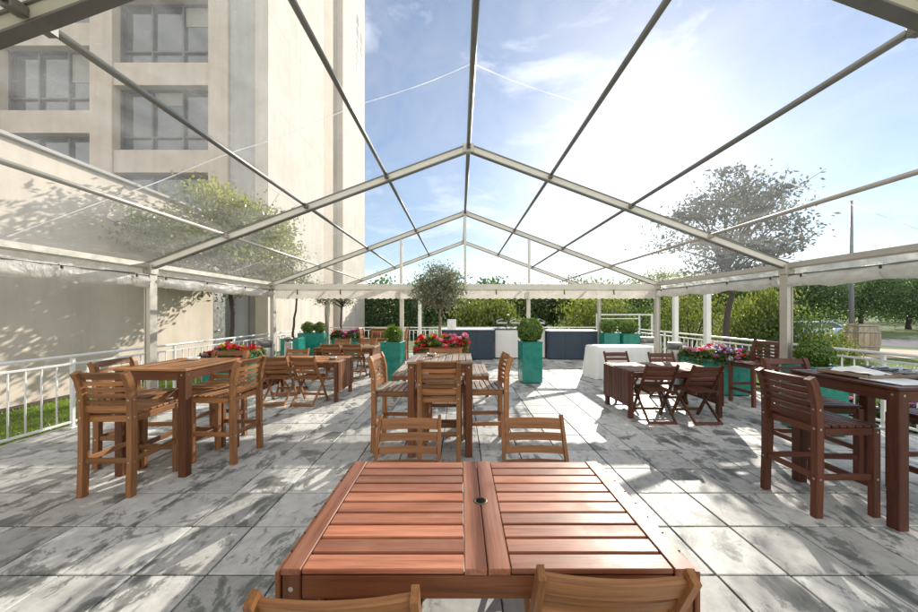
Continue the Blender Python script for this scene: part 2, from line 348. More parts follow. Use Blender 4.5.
    def sweep(s, pts, up, t, h, m=0, tone=None):
        """rectangle section (t thick, h tall along up) swept along a bent line"""
        pts = [Vector(p) for p in pts]; up = Vector(up).normalized(); vs, g, F = [], [], []; L = 0
        for i, p in enumerate(pts):
            d = (pts[min(i+1, len(pts)-1)]-pts[max(i-1, 0)]).normalized(); sd = up.cross(d).normalized()
            if i: L += (p-pts[i-1]).length
            for (a, b) in ((-1, -1), (1, -1), (1, 1), (-1, 1)):
                vs.append(p+sd*a*t/2+up*b*h/2); g.append((L, a*t/2, b*h/2))
        n = len(pts)
        for i in range(n-1):
            for k in range(4): F.append([i*4+k, (i+1)*4+k, (i+1)*4+(k+1) % 4, i*4+(k+1) % 4])
        F.append([0, 1, 2, 3]); F.append([(n-1)*4+k for k in (3, 2, 1, 0)])
        s.add(vs, F, m, g, tone)
    def grid(s, P, m=0, smooth=True, tone=.5):
        nu, nv = len(P), len(P[0]); vs = [p for r in P for p in r]
        F = [[i*nv+j, (i+1)*nv+j, (i+1)*nv+j+1, i*nv+j+1] for i in range(nu-1) for j in range(nv-1)]
        s.add(vs, F, m, None, tone, smooth)
    def prism(s, outline, z0, z1, m=0, m_top=None):
        n = len(outline); vs = [(x, y, z0) for x, y in outline]+[(x, y, z1) for x, y in outline]
        s.add(vs, [[i, (i+1) % n, n+(i+1) % n, n+i] for i in range(n)]+[list(range(n))[::-1]], m, None, .5)
        o = len(s.v)-2*n; s.f.append([o+n+i for i in range(n)]); s.mi.append(m if m_top is None else m_top); s.sm.append(False)
    def leaves(s, C, l, w, m=0, flat=None, tone=None, out=None):
        C = np.asarray(C, float); n = len(C)
        a = rng.normal(size=(n, 3)); b = rng.normal(size=(n, 3))
        if out is not None: b = b*.55+out            # leaf faces roughly outward
        if flat is not None: b = b*.5+np.array(flat)
        a -= b*(np.sum(a*b, 1)/np.sum(b*b, 1))[:, None]
        a /= np.linalg.norm(a, axis=1)[:, None]; k = np.cross(b, a); k /= np.linalg.norm(k, axis=1)[:, None]
        ls = l*rng.uniform(.6, 1.3, n)[:, None]; ws = w*rng.uniform(.7, 1.25, n)[:, None]
        V = np.stack([C-a*ls/2, C+k*ws/2, C+a*ls/2, C-k*ws/2], 1).reshape(-1, 3)
        o = len(s.v); s.v += [tuple(x) for x in V.tolist()]; s.gr += [(0, 0, 0)]*(4*n)
        tt = rng.random(n) if tone is None else np.clip(tone+rng.normal(0, .16, n), 0, 1)
        s.tone += np.repeat(tt, 4).tolist()
        s.f += [[o+4*i, o+4*i+1, o+4*i+2, o+4*i+3] for i in range(n)]; s.mi += [m]*n; s.sm += [False]*n
    def build(s, name, mats, parent=None, loc=None):
        me = bpy.data.meshes.new(name); me.from_pydata(s.v, [], s.f)
        for m in (mats if isinstance(mats, (list, tuple)) else [mats]): me.materials.append(m)
        me.polygons.foreach_set('material_index', s.mi); me.polygons.foreach_set('use_smooth', s.sm)
        a = me.attributes.new('gr', 'FLOAT_VECTOR', 'POINT'); a.data.foreach_set('vector', [x for p in s.gr for x in p])
        a = me.attributes.new('tone', 'FLOAT', 'POINT'); a.data.foreach_set('value', s.tone)
        me.update(); o = bpy.data.objects.new(name, me); COL.objects.link(o)
        if parent: o.parent = parent
        if loc: o.location = loc
        return o

def tag(o, label=None, cat=None, group=None, kind=None):
    if label: o['label'] = label
    if cat: o['category'] = cat
    if group: o['group'] = group
    if kind: o['kind'] = kind
    return o
def thing(name, label, cat, loc=(0, 0, 0), rz=0, group=None):
    o = bpy.data.objects.new(name, None); COL.objects.link(o); o.location = loc; o.rotation_euler = (0, 0, rz); o.empty_display_size = .1
    return tag(o, label, cat, group)
def dup(root, loc, rz=0, label=None, cat=None, group=None):
    r = root.copy(); COL.objects.link(r); r.location = loc; r.rotation_euler = (0, 0, rz)
    if label: r['label'] = label
    if group: r['group'] = group
    for ch in list(root.children):
        c = ch.copy(); COL.objects.link(c); c.parent = r
        for g in list(ch.children):
            d = g.copy(); COL.objects.link(d); d.parent = c
    return r
def structure(o, label=None, cat=None):
    return tag(o, label, cat, None, 'structure')

# ------------------------------------------------------------------ ground, patio
def gz(x, y):
    d = max(0.0, (y-13.5)/14); e = max(0.0, (x-17)/14)
    k = min(1, max(d, e)); k = k*k*(3-2*k)
    return -.035-.62*k
b = MB()
xs = sorted(set([-600, -300, -150, -80, -40, -22, -12, -8]+[i*1.0 for i in range(-6, 40)]+[46, 60, 90, 150, 300, 600]))
ys = sorted(set([-300, -120, -50, -20, -8]+[i*1.0 for i in range(-4, 40)]+[46, 60, 90, 150, 300, 600]))
b.grid([[(x, y, gz(x, y)) for y in ys] for x in xs])
structure(b.build('ground', M['ground']), 'grassy ground around the terrace', 'ground')

PX0, PX1, PY0, PY1, PS = -5.5, 6.0, -2.2, 12.6, .444
b = MB(); b.box(((PX0+PX1)/2, (PY0+PY1)/2, -.06), (PX1-PX0, PY1-PY0, .1), 0, .002)
b.build('patio_base', M['grout']); structure(bpy.data.objects['patio_base'], 'dark jointing grit under the terrace slabs', 'paving base')
b = MB()
i0 = math.floor((PX0-.23)/PS); i1 = math.ceil((PX1-.23)/PS); j0 = math.floor((PY0-1.96)/PS); j1 = math.ceil((PY1-1.96)/PS)
for i in range(i0, i1):
    for j in range(j0, j1):
        x0, x1 = max(PX0, .23+i*PS), min(PX1, .23+(i+1)*PS); y0, y1 = max(PY0, 1.96+j*PS), min(PY1, 1.96+(j+1)*PS)
        if x1-x0 < .04 or y1-y0 < .04: continue
        g = random.uniform(.008, .0125)
        rot = Euler((random.gauss(0, .0016), random.gauss(0, .0016), random.gauss(0, .003)))
        b.box(((x0+x1)/2, (y0+y1)/2, -.022+random.gauss(0, .0009)), (x1-x0-g, y1-y0-g, .044), 0, .004, rot)
structure(b.build('patio', M['stone']), 'pale stone slab terrace with weathered stains and painted shadow', 'paving')

b = MB(); b.grid([[(x, y, gz(x, y)+.012) for y in (11.3, 11.9, 12.5, 13.2, 13.9, 14.6)] for x in [13+i*2.0 for i in range(20)]])
structure(b.build('path', M['path']), 'beige gravel path across the lawn', 'path')
b = MB(); b.grid([[(x, y, gz(x, y)+.014) for y in (18.5, 20, 22, 24, 26, 27.5)] for x in [11+i*3.0 for i in range(32)]])
structure(b.build('road', M['road']), 'asphalt car park road beyond the lawn', 'road')
b = MB(); b.box((-6.45, 4.2, -.015), (1.9, 16, .03), 0, .003); structure(b.build('lawn', M['ground']), 'narrow lawn strip between railing and wall', 'lawn')
b = MB(); b.box((-7.33, 4.2, .0), (.2, 16, .07), 0, .01); structure(b.build('soil_border', M['soil']), 'dark soil border at the foot of the wall', 'soil')
n = 26000; C = np.stack([rng.uniform(-7.25, -5.5, n), rng.uniform(-.5, 11.9, n), np.zeros(n)], 1)
b = MB(); hgt = rng.uniform(.025, .06, n); ang = rng.uniform(0, 6.28, n); tl = rng.normal(0, .02, (n, 2))
for k in range(n):
    x, y, _ = C[k]; w = .004; dx, dy = math.cos(ang[k])*w, math.sin(ang[k])*w; o = len(b.v)
    b.v += [(x-dx, y-dy, .0), (x+dx, y+dy, .0), (x+tl[k][0], y+tl[k][1], hgt[k])]; b.gr += [(0, 0, 0)]*3; b.tone += [float(rng.random())]*3
    b.f.append([o, o+1, o+2]); b.mi.append(0); b.sm.append(False)
tag(b.build('grass', M['grass']), 'bright short grass on the strip behind the railing', 'grass', kind='stuff')
n = 16000; b = MB()
X = 6.15+rng.random(n)**1.6*9; Y = rng.uniform(1.5, 11.2, n); hgt = rng.uniform(.03, .07, n)
for k in range(n):
    x, y = X[k], Y[k]; z = gz(x, y); a = rng.uniform(0, 6.28); w = .006; dx, dy = math.cos(a)*w, math.sin(a)*w; o = len(b.v)
    b.v += [(x-dx, y-dy, z), (x+dx, y+dy, z), (x+rng.normal(0, .02), y+rng.normal(0, .02), z+hgt[k])]; b.gr += [(0, 0, 0)]*3; b.tone += [float(rng.random())]*3
    b.f.append([o, o+1, o+2]); b.mi.append(0); b.sm.append(False)
tag(b.build('grass', M['grass']), 'sunlit grass beyond the white railing and dark bar table', 'grass', kind='stuff')

# ------------------------------------------------------------------ marquee
XC, HW, EZ, RZ = .12, 4.5, 2.25, 3.92
FY = [-1.4, 1.62, 4.56, 7.55, 10.7]
tent = thing('marquee', 'clear roofed aluminium frame marquee over the stone terrace', 'marquee', (XC, 0, 0))
slope = (RZ-EZ)/HW; ang = math.atan(slope)
def roofpt(x, y, dz=0): return (x, y, RZ-abs(x)*slope+dz)
for y in FY:
    for s in (-1, 1):
        b = MB(); x = s*HW
        b.box((x, y, 1.12), (.062, .085, 2.24), 0, .004); b.box((x-.036*s, y, 1.12), (.012, .11, 2.24), 0, .002); b.box((x+.036*s, y, 1.12), (.012, .11, 2.24), 0, .002)
        b.box((x, y, .008), (.2, .2, .016), 0, .003)
        b.box((x-.01*s, y, 2.2), (.10, .12, .14), 0, .006)
        b.build('leg', M['alu'], tent)
        b = MB(); p0, p1 = roofpt(x*1.0, y), roofpt(0, y); up = (0, 0, 1)
        b.beam(p0, p1, .045, .085, up, 0, .002)
        nrm = Vector((s*math.sin(ang), 0, math.cos(ang)))
        for q in (-1, 1): b.beam(Vector(p0)+nrm*q*.046, Vector(p1)+nrm*q*.046, .068, .014, up, 1, .002)
        b.build('rafter', [M['alu_pale'], M['alu_dark']], tent)
    b = MB(); b.box((0, y, RZ-.005), (.16, .075, .13), 0, .008); b.build('ridge_joint', M['alu'], tent)
def purlin(x, y0, y1, r, dz=.02):
    b = MB(); b.tube([roofpt(x, y0, dz), roofpt(x, y1, dz)], r, 8)
    for yy in (y0, y1): b.box(roofpt(x, yy+(.06 if yy == y0 else -.06), dz-.012), (.055, .07, .055), 0, .004)
    b.build('purlin', M['alu_dark'] if abs(x) < 3 else M['alu'], tent)
for i in range(len(FY)-1):
    for x in (0, -1.15, -2.28, -3.4, 1.15, 2.28, 3.4):
        purlin(x, FY[i], FY[i+1], .030 if x == 0 else .024)
for s in (-1, 1):
    for i in range(len(FY)-1):
        b = MB(); b.box((s*(HW+.01), (FY[i]+FY[i+1])/2, EZ+.0), (.055, FY[i+1]-FY[i]-.09, .085), 0, .003); b.box((s*(HW-.022), (FY[i]+FY[i+1])/2, EZ-.02), (.012, FY[i+1]-FY[i]-.09, .02), 0, .002)
        b.build('eave_beam', M['alu'], tent)
# roof sheets, one per bay and slope, with the weld across the middle of the bay
for i in range(len(FY)-1):
    for s in (-1, 1):
        b = MB(); P = []
        y0, y1 = FY[i]+.01, FY[i+1]-.01
        for a in range(31):
            t = a/30; row = []
            for c in range(15):
                u = c/14; x = s*(HW+.06)*t
                pn = (t*HW/1.15) % 1.0
                sag = -.018*math.sin(math.pi*u)*math.sin(math.pi*min(1, pn*.98))+.003*math.sin(9*u+5*t+i)
                row.append(roofpt(x, y0+(y1-y0)*u, .075+sag))
            P.append(row)
        b.grid(P); b.build('roof_sheet', M['pvc_roof'] if i == 0 else M['clear' if s < 0 else 'clear_fresh'], tent)
        if i > 0:
            b = MB(); ym = (y0+y1)/2+.02
            b.grid([[roofpt(s*HW*a/24, ym+.008*k+.012*math.sin(a*.8), .085-.018*math.sin(math.pi*min(1, ((a/24)*HW/1.15) % 1.0*.98))) for k in (-1, 1)] for a in range(25)])
            b.build('roof_seam', M['seam_clear'], tent)
# valances and rolled up side walls
def roll(s, y0, y1, seed, rolled=True):
    rr = random.Random(seed)
    b = MB(); P = []; nu = 44
    for a in range(nu+1):
        y = y0+(y1-y0)*a/nu; w = .012*math.sin(a*.9+seed)+.008*math.sin(a*2.3)
        P.append([(s*(HW+.045), y, EZ+.04), (s*(HW+.05)+w*.4, y, EZ-.06), (s*(HW+.045)+w, y, EZ-.17+.008*math.sin(a*1.7))])
    b.grid(P); v = b.build('valance', M['pvc'], tent)
    b = MB(); b.tube([(s*(HW-.035), y0, EZ-.135), (s*(HW-.035), y1, EZ-.135)], .011, 8); b.build('curtain_rail', M['alu_dark'], tent)
    if not rolled: return
    b = MB(); n = 60; straps = [y0+(y1-y0)*f for f in (.03, .30, .64, .93)]; nseg = 18
    P = []
    for a in range(n+1):
        y = y0+(y1-y0)*a/n; d = min(abs(y-q) for q in straps)
        open_ = min(1, d/.35); r = .055+.020*open_**.6; z = EZ-.218-.010*open_; row = []
        for k in range(nseg+1):
            t = 2*math.pi*k/nseg; q = r*(1+.13*math.sin(3*t+a*.33+seed)+.09*math.sin(5*t-a*.71)+.04*rr.uniform(-1, 1))
            row.append((s*(HW-.01)+q*.8*math.cos(t), y, z+q*1.12*math.sin(t)))
        row[-1] = row[0]; P.append(row)
    b.grid(P); rl = b.build('rolled_wall', M['pvc'], tent)
    for q in straps:
        b = MB(); pts = [(s*(HW-.01)+.066*math.cos(t), q, EZ-.20+.085*math.sin(t)) for t in [2*math.pi*k/14 for k in range(15)]]
        b.tube(pts, .004, 6); b.box((s*(HW-.075), q, EZ-.16), (.018, .022, .04), 1, .004); b.build('strap', [M['pvc_cream'], M['black']], rl)
for i in range(len(FY)-1):
    for s in (-1, 1): roll(s, FY[i]+.07, FY[i+1]-.07, i*7+s, i < 3)
# gable end at the third visible frame: beam, scalloped valance, uprights
GY = FY[3]
b = MB(); b.box((0, GY, 2.19), (2*HW-.1, .055, .125), 0, .004); b.box((0, GY-.034, 2.135), (2*HW-.1, .012, .012), 0, .002); b.build('gable_beam', M['alu_pale'], tent)
b = MB(); P = []; n = 260
for a in range(n+1):
    x = -HW+.06+(2*HW-.12)*a/n; w = .012*math.sin(a*.22)+.006*math.sin(a*.61); sc = .028*abs(math.sin(x*math.pi/.145))
    P.append([(x, GY-.045, 2.125), (x, GY-.05+w, 2.0), (x, GY-.05+w*1.6, 1.90+.028-sc)])
b.grid(P); gv = b.build('gable_valance', M['pvc_cream'], tent)
for x in (-3.9, -2.9, -.75, .72, 2.3, 3.45):
    b = MB(); b.beam((x, GY-.075, 2.12), (x+.01, GY-.08, 2.0), .02, .01, (0, 1, 0)); b.box((x, GY-.08, 2.05), (.026, .014, .04), 0, .003); b.build('tie', M['black'], gv)
for x in (-1.5, 1.5):
    b = MB(); b.box((x, GY, 2.25+(RZ-abs(x)*slope-2.25)/2-.02), (.055, .05, RZ-abs(x)*slope-2.25-.07), 0, .003)
    b.box((x, GY+.075, 1.06), (.085, .07, 2.12), 0, .004); b.box((x, GY+.075, .01), (.2, .2, .02), 0, .003); b.build('upright', M['alu_pale'], tent)
b = MB(); b.box((0, GY, 2.255+(RZ-2.255)/2-.03), (.06, .05, RZ-2.255-.07), 0, .003); b.build('upright', M['alu_pale'], tent)
# far gable
b = MB(); b.box((0, FY[4], 2.19), (2*HW-.1, .05, .11), 0, .004); b.build('gable_beam', M['alu'], tent)

# white posts outside
def white_post(x, y, h, label):
    t = thing('white_post', label, 'post', (x, y, 0), 0, 'white posts along the terrace edge')
    b = MB(); b.box((0, 0, h/2), (.11, .11, h), 0, .006); b.build('shaft', M['white_post'], t)
    b = MB(); b.box((0, 0, .014), (.22, .22, .028), 0, .004); b.box((0, 0, h+.01), (.15, .15, .02), 0, .003); b.build('base_plate', M['white_post'], t)
white_post(5.72, 8.55, 2.3, 'slim white post behind the railing, farther of the pair beside yellow green bushes')
white_post(5.72, 7.45, 2.3, 'slim white post behind the railing, nearer of the pair beside yellow green bushes')
white_post(-1.45, 11.6, 2.4, 'white post behind the olive tree by the far railing')

# ------------------------------------------------------------------ railings
def railing(name, label, p0, p1, h, mat, post_gap=1.65, sp=.15):
    p0, p1 = Vector(p0), Vector(p1); d = p1-p0; L = d.length; u = d/L
    t = thing(name, label, 'railing', p0, math.atan2(u.y, u.x), 'white railings round the terrace')
    b = MB(); b.tube([(0, 0, h), (L, 0, h)], .021, 10); b.build('top_rail', mat, t)
    n = max(1, round(L/post_gap)); g = L/n
    for i in range(n+1):
        b = MB(); b.box((i*g, 0, (h-.024)/2), (.04, .04, h-.024), 0, .003); b.box((i*g, 0, .006), (.11, .11, .012), 0, .002); b.build('post', mat, t)
    for i in range(n):
        b = MB(); x0, x1 = i*g+.022, (i+1)*g-.022
        for z in (h-.105, .085): b.box(((x0+x1)/2, 0, z), (x1-x0, .034, .028), 0, .003)
        k = round((x1-x0)/sp)
        for q in range(1, k): b.tube([(x0+(x1-x0)*q/k, 0, .1), (x0+(x1-x0)*q/k, 0, h-.12)], .0095, 8)
        b.build('panel', mat, t)
railing('railing', 'long white railing between the terrace and the grass strip', (-5.36, -1.9, 0), (-5.36, 12.4, 0), .99, M['white_metal'])
railing('railing', 'long white railing on the street side with the barrel behind', (5.86, -1.9, 0), (5.86, 12.4, 0), 1.03, M['white_metal'])
railing('railing', 'short white railing across the far end behind the buffet counters', (-5.3, 12.45, 0), (5.8, 12.45, 0), 1.0, M['white_metal'])

# ------------------------------------------------------------------ furniture
def bolt(b, p, axis, m, r=.009):
    """small screw head disc facing +-axis"""
    a = Vector(axis); u = Vector((0, 0, 1)) if abs(a.z) < .5 else Vector((1, 0, 0)); w = a.cross(u)
    vs = [Vector(p)+a*.0015+(u*math.cos(t)+w*math.sin(t))*r for t in [2*math.pi*k/10 for k in range(10)]]
    b.add(vs, [list(range(10))[::-1]], m); b.add(vs, [list(range(10))], m) if False else None

def folding_chair(label, wd, pos, rz, grp):
    t = thing('folding_chair', label, 'chair', pos, rz, grp)
    hw = .215
    def arc(z, y, half, bend, n=9): return [(half*(2*i/(n-1)-1), y-bend*.55*(1-(2*i/(n-1)-1)**2), z) for i in range(n)]
    # long legs: front foot -> seat pivot -> back top
    long_pts = [(.215, 0.0), (.04, .33), (-.05, .47), (-.135, .62), (-.245, .845)]
    def by(z):
        for (y0, z0), (y1, z1) in zip(long_pts, long_pts[1:]):
            if z0 <= z <= z1: return y0+(y1-y0)*(z-z0)/(z1-z0)
        return -.245
    for s in (-1, 1):
        b = MB(); b.sweep([(s*hw, y, z) for y, z in long_pts], (1, 0, 0), .042, .022); 
        bolt(b, (s*(hw+.011), -.02, .43), (s, 0, 0), 1); bolt(b, (s*(hw+.011), .075, .25), (s, 0, 0), 1)
        b.build('back_leg', [wd, M['bolt']], t)
        b = MB(); b.beam((s*(hw-.027), -.255, .0), (s*(hw-.027), .19, .42), .02, .042, (0, 1, 0)); b.build('leg', wd, t)
    b = MB()
    b.sweep(arc(.79, by(.79)+.004, hw-.013, .034), (0, -.45, 1), .02, .076)
    for z, hh in ((.71, .054), (.632, .048), (.556, .048)): b.sweep(arc(z, by(z)+.004, hw-.013, .034), (0, -.5, 1), .016, hh)
    b.build('backrest', wd, t)
    b = MB()
    for s in (-1, 1): b.beam((s*(hw-.055), -.21, .432), (s*(hw-.055), .225, .437), .024, .035)
    for k in range(8):
        y = -.19+k*.058; b.box((0, y, .459+.001*math.sin(k)), (2*hw-.07, .046, .016), 0, .003)
    b.build('seat', wd, t)
    b = MB(); b.beam((-hw+.03, -.245, .025), (hw-.03, -.245, .025), .022, .042, (0, 0, 1)); b.build('stretcher', wd, t)
    b = MB(); b.beam((-hw+.012, .155, .11), (hw-.012, .155, .11), .02, .04, (0, 0, 1)); b.build('stretcher', wd, t)
    return t

def bar_stool(label, wd, wseat, pos, rz, grp):
    t = thing('bar_stool', label, 'bar stool', pos, rz, grp)
    hw, sz = .205, .72
    bl = [(-.235, 0), (-.225, .35), (-.225, .72), (-.232, .90), (-.262, 1.03), (-.29, 1.085)]
    def by(z):
        for (y0, z0), (y1, z1) in zip(bl, bl[1:]):
            if z0 <= z <= z1: return y0+(y1-y0)*(z-z0)/(z1-z0)
        return -.29
    for s in (-1, 1):
        b = MB(); b.sweep([(s*hw, y, z) for y, z in bl], (1, 0, 0), .055, .045)
        for z in (.30, .69, .84): bolt(b, (s*(hw+.0225), by(z), z), (s, 0, 0), 1); bolt(b, (s*hw, by(z)-.0285, z), (0, -1, 0), 1)
        b.build('back_leg', [wd, M['bolt']], t)
        b = MB(); b.box((s*hw, .225, .345), (.045, .055, .69), 0, .004); bolt(b, (s*(hw+.0225), .225, .30), (s, 0, 0), 1); bolt(b, (s*(hw+.0225), .225, .665), (s, 0, 0), 1)
        b.build('leg', [wd, M['bolt']], t)
        b = MB(); b.beam((s*hw, -.195, .31), (s*hw, .195, .31), .024, .045); b.build('stretcher', wd, t)
    b = MB(); b.box((0, .232, .24), (2*hw-.047, .03, .05), 0, .004); b.build('footrest', wd, t)
    b = MB(); b.box((0, -.228, .31), (2*hw-.047, .024, .045), 0, .003); b.build('stretcher', wd, t)
    b = MB()
    for s in (-1, 1): b.box((s*(hw+.0), .015, .668), (.03, .395, .056), 0, .003)
    b.box((0, .226, .668), (2*hw-.05, .026, .056), 0, .003); b.box((0, -.2, .668), (2*hw-.05, .022, .056), 0, .003)
    b.build('seat_frame', wd, t)
    b = MB()
    for k in range(7):
        y = -.168+k*.064; b.box((0, y, .711), (2*hw+.04, .052, .02), 0, .003)
    b.build('seat', wseat, t)
    b = MB()
    def arc(z, y, half, bend, n=7): return [(half*(2*i/(n-1)-1), y-bend*(1-(2*i/(n-1)-1)**2), z) for i in range(n)]
    b.sweep(arc(1.055, by(1.055)+.006, hw-.024, .02), (0, -.4, 1), .02, .06)
    for z in (.985, .93, .875, .82): b.sweep(arc(z, by(z)+.002, hw-.024, .02), (0, -.12, 1), .016, .034)
    b.sweep(arc(.76, by(.76)+.002, hw-.024, .012), (0, 0, 1), .02, .058)
    b.build('backrest', wd, t)
    return t

def bar_table(label, wd, wtop, pos, rz, w=.72, d=.74, h=1.05):
    t = thing('bar_table', label, 'bar table', pos, rz, 'tall bar tables')
    for sx in (-1, 1):
        for sy in (-1, 1):
            b = MB(); b.box((sx*(w/2-.042), sy*(d/2-.042), (h-.026)/2), (.076, .076, h-.026), 0, .005)
            bolt(b, (sx*(w/2-.004), sy*(d/2-.042), h-.06), (sx, 0, 0), 1); bolt(b, (sx*(w/2-.042), sy*(d/2-.004), h-.06), (0, sy, 0), 1)
            b.build('leg', [wd, M['bolt']], t)
    b = MB()
    for s in (-1, 1):
        b.box((0, s*(d/2-.022), h-.07), (w-.162, .024, .085), 0, .003); b.box((s*(w/2-.022), 0, h-.07), (.024, d-.162, .085), 0, .003)
    b.build('apron', wd, t)
    b = MB()
    for s in (-1, 1): b.box((0, s*(d/2-.038), h-.012), (w+.01, .078, .024), 0, .004)
    n = 9; g = (w+.01)/n
    for k in range(n): b.box((-(w+.01)/2+(k+.5)*g, 0, h-.0135), (g-.009, d-.158, .021), 0, .003)
    b.build('tabletop', wtop, t)
    return t

def leaf_table(label, wd, wtop, pos, rz, w=1.42, d=.80, h=.72):
    t = thing('drop_leaf_table', label, 'table', pos, rz, 'drop leaf tables set out under the marquee')
    for sx in (-1, 1):
        for sy in (-1, 1):
            b = MB(); b.box((sx*(w/2-.035), sy*(d/2-.035), (h-.024)/2), (.062, .062, h-.024), 0, .004)
            bolt(b, (sx*(w/2-.035), sy*(d/2-.0035), h-.07), (0, sy, 0), 1); b.build('leg', [wd, M['bolt']], t)
    b = MB()
    for s in (-1, 1): b.box((0, s*(d/2-.022), h-.072), (w-.136, .022, .08), 0, .003)
    for x in (-.62, 0, .62): b.box((x*w/1.42, 0, h-.072), (.022, d-.075, .08), 0, .003)
    b.build('apron', wd, t)
    b = MB(); n = 10; bw = .068
    for s in (-1, 1):
        b.box((s*(w/2-bw/2), 0, h-.011), (bw, d, .022), 0, .003)
        b.box((s*(.0405), 0, h-.011), (.077, d, .022), 0, .003)
        x0, x1 = .082, w/2-bw-.003; g = d/n
        for k in range(n): b.box((s*(x0+x1)/2, -d/2+(k+.5)*g, h-.0125), (x1-x0, g-.011, .019), 0, .003)
    b.build('tabletop', wtop, t)
    b = MB(); b.lathe([(.021, h-.016), (.021, h+.0015), (.03, h+.0025), (.033, h+.0005), (.033, h-.003)], 24); b.build('umbrella_hole_ring', M['brass'], t)
    b = MB(); b.lathe([(.0206, h-.004), (.0206, h+.0008)], 24); b.build('hole_dark_disc', M['rubber'], t)  # black disc stands for the darkness of the open hole
    for s in (-1, 1):
        b = MB(); x = s*(w/2+.0115); n = 8; L = .53; dz = h-.012-L/2
        for k in range(n): b.box((x, -d/2+(k+.5)*d/n, dz), (.018, d/n-.006, L), 0, .003)
        for z in (h-.1, h-.46): b.box((s*(w/2-.006), 0, z), (.0145, d-.2, .05), 0, .002)
        b.build('drop_leaf', wd, t)
        for y in (-.28, .28): b = MB(); b.box((s*(w/2-.002), y, h-.026), (.03, .05, .003), 0, .001); b.build('hinge', M['bolt'], t)
    return t

FN, FS, FE, FW = 0, math.pi, -math.pi/2, math.pi/2      # chair faces +Y, -Y, +X, -X
# main table
leaf_table('large red brown slatted table with two chairs tucked in on each long side', M['wood'], M['tabletop'], (.095, 1.50, 0), 0)
G1 = 'folding chairs around the large red brown table'
ch0 = folding_chair('cropped folding chair nearest the camera, left one at the red table', M['wood_pale'], (-.345, 1.10, 0), R(2), G1)
dup(ch0, (.46, 1.17, 0), R(-2), 'cropped folding chair nearest the camera, right one at the red table')
ch1 = folding_chair('folding chair facing the camera across the red table, left of the far two', M['wood_pale'], (-.36, 2.11, 0), FS+R(1), G1)
dup(ch1, (.52, 2.12, 0), FS-R(1), 'folding chair facing the camera across the red table, right of the far two')

# bar table by the lawn railing
bar_table('tall brown bar table with four stools beside the grass strip railing', M['wood'], M['wood_pale'], (-2.99, 3.48, 0), R(-2))
G2 = 'bar stools at the table beside the grass strip'
s1 = bar_stool('bar stool with its back to us in front of the table beside the grass strip', M['wood_pale'], M['wood_pale'], (-3.06, 3.02, 0), FN+R(1), G2)
dup(s1, (-2.60, 3.60, 0), FW+R(-3), 'bar stool on the open floor side of the table beside the grass strip')
dup(s1, (-3.48, 3.50, 0), FE+R(2), 'bar stool between the grass strip railing and its bar table, pale sunlit top rail')
dup(s1, (-3.02, 3.97, 0), FS, 'bar stool facing us behind the grass strip bar table, red flowers behind it')
# bar table in the middle
bt = bar_table('tall bar table in the middle with a pale slatted top and ashtray', M['wood'], M['wood_weather'], (-.22, 3.90, 0), 0)
G3 = 'bar stools at the middle table'
dup(s1, (-.22, 3.62, 0), FN, 'bar stool with its back to us at the middle bar table', group=G3)
s2 = bar_stool('bar stool seen side on at the middle bar table, back towards the potted spiky shrub', M['wood_pale'], M['wood_weather'], (-.74, 3.86, 0), FE+R(-4), G3)
dup(s2, (.30, 3.92, 0), FW+R(3), 'bar stool seen side on at the middle bar table, back towards the white cloth table')
dup(s2, (-.20, 4.22, 0), FS, 'bar stool facing us behind the middle bar table, in front of the tree bench')
b = MB(); b.lathe([(.0, 0), (.05, 0), (.058, .02), (.058, .03), (.05, .03), (.045, .012), (.0, .012)], 24)
tag(b.build('ashtray', M['bolt'], None, (-.36, 4.05, 1.052)), 'small round ashtray on the middle bar table', 'ashtray')
b = MB(); b.lathe([(.0, 0), (.055, 0), (.062, .028), (.055, .03), (.05, .012), (.0, .011)], 24)
tag(b.build('ashtray', M['white_metal'], None, (-3.06, 3.70, 1.0525)), 'small white dish on the bar table beside the grass strip', 'dish')
b = MB()
b.lathe([(.0, 0), (.06, 0), (.07, .04), (.062, .042), (.055, .012), (.0, .011)], 20)
tag(b.build('ashtray', M['steel'], None, (-2.38, 6.02, .7225)), 'round metal ashtray on the nearer building side drop leaf table', 'ashtray')
# dark bar table on the street side
DB = bar_table('dark brown bar table covered with a tray of cutlery at the frame edge', M['wood_dark'], M['wood_dark'], (3.55, 2.72, 0), R(1), .74, .76)
G4 = 'bar stools at the dark table with the cutlery tray'
s3 = bar_stool('dark bar stool with its curved back towards the red table', M['wood_dark'], M['wood_dark'], (3.01, 2.72, 0), FE+R(1), G4)
dup(s3, (3.56, 3.27, 0), FS+R(-3), 'dark bar stool on the far side of the cutlery table, half hidden behind another stool')
dup(s3, (4.14, 2.72, 0), FW, 'dark bar stool cut off by the frame edge beyond the cutlery table')
dup(s3, (5.12, 5.62, 0), FW+R(6), 'lone bar stool by the pink flower trough and street side railing', group='bar stools standing alone')
# drop leaf table on the street side
leaf_table('dark drop leaf table with plank end panel in front of the white cloth table', M['wood_dark'], M['dark_top'], (3.24, 5.23, 0), R(1))
G5 = 'folding chairs around the dark drop leaf table'
d1 = folding_chair('dark folding chair with its back to us, nearer the plank end of its table', M['wood_dark'], (2.90, 4.83, 0), R(-3), G5)
dup(d1, (3.50, 4.79, 0), R(4), 'dark folding chair with its back to us, nearer the pink flower trough')
dup(d1, (2.98, 5.93, 0), FS+R(2), 'dark folding chair facing us in front of the white tablecloth')
dup(d1, (3.74, 5.80, 0), FS-R(4), 'dark folding chair facing us beside the tent leg and steel bin')
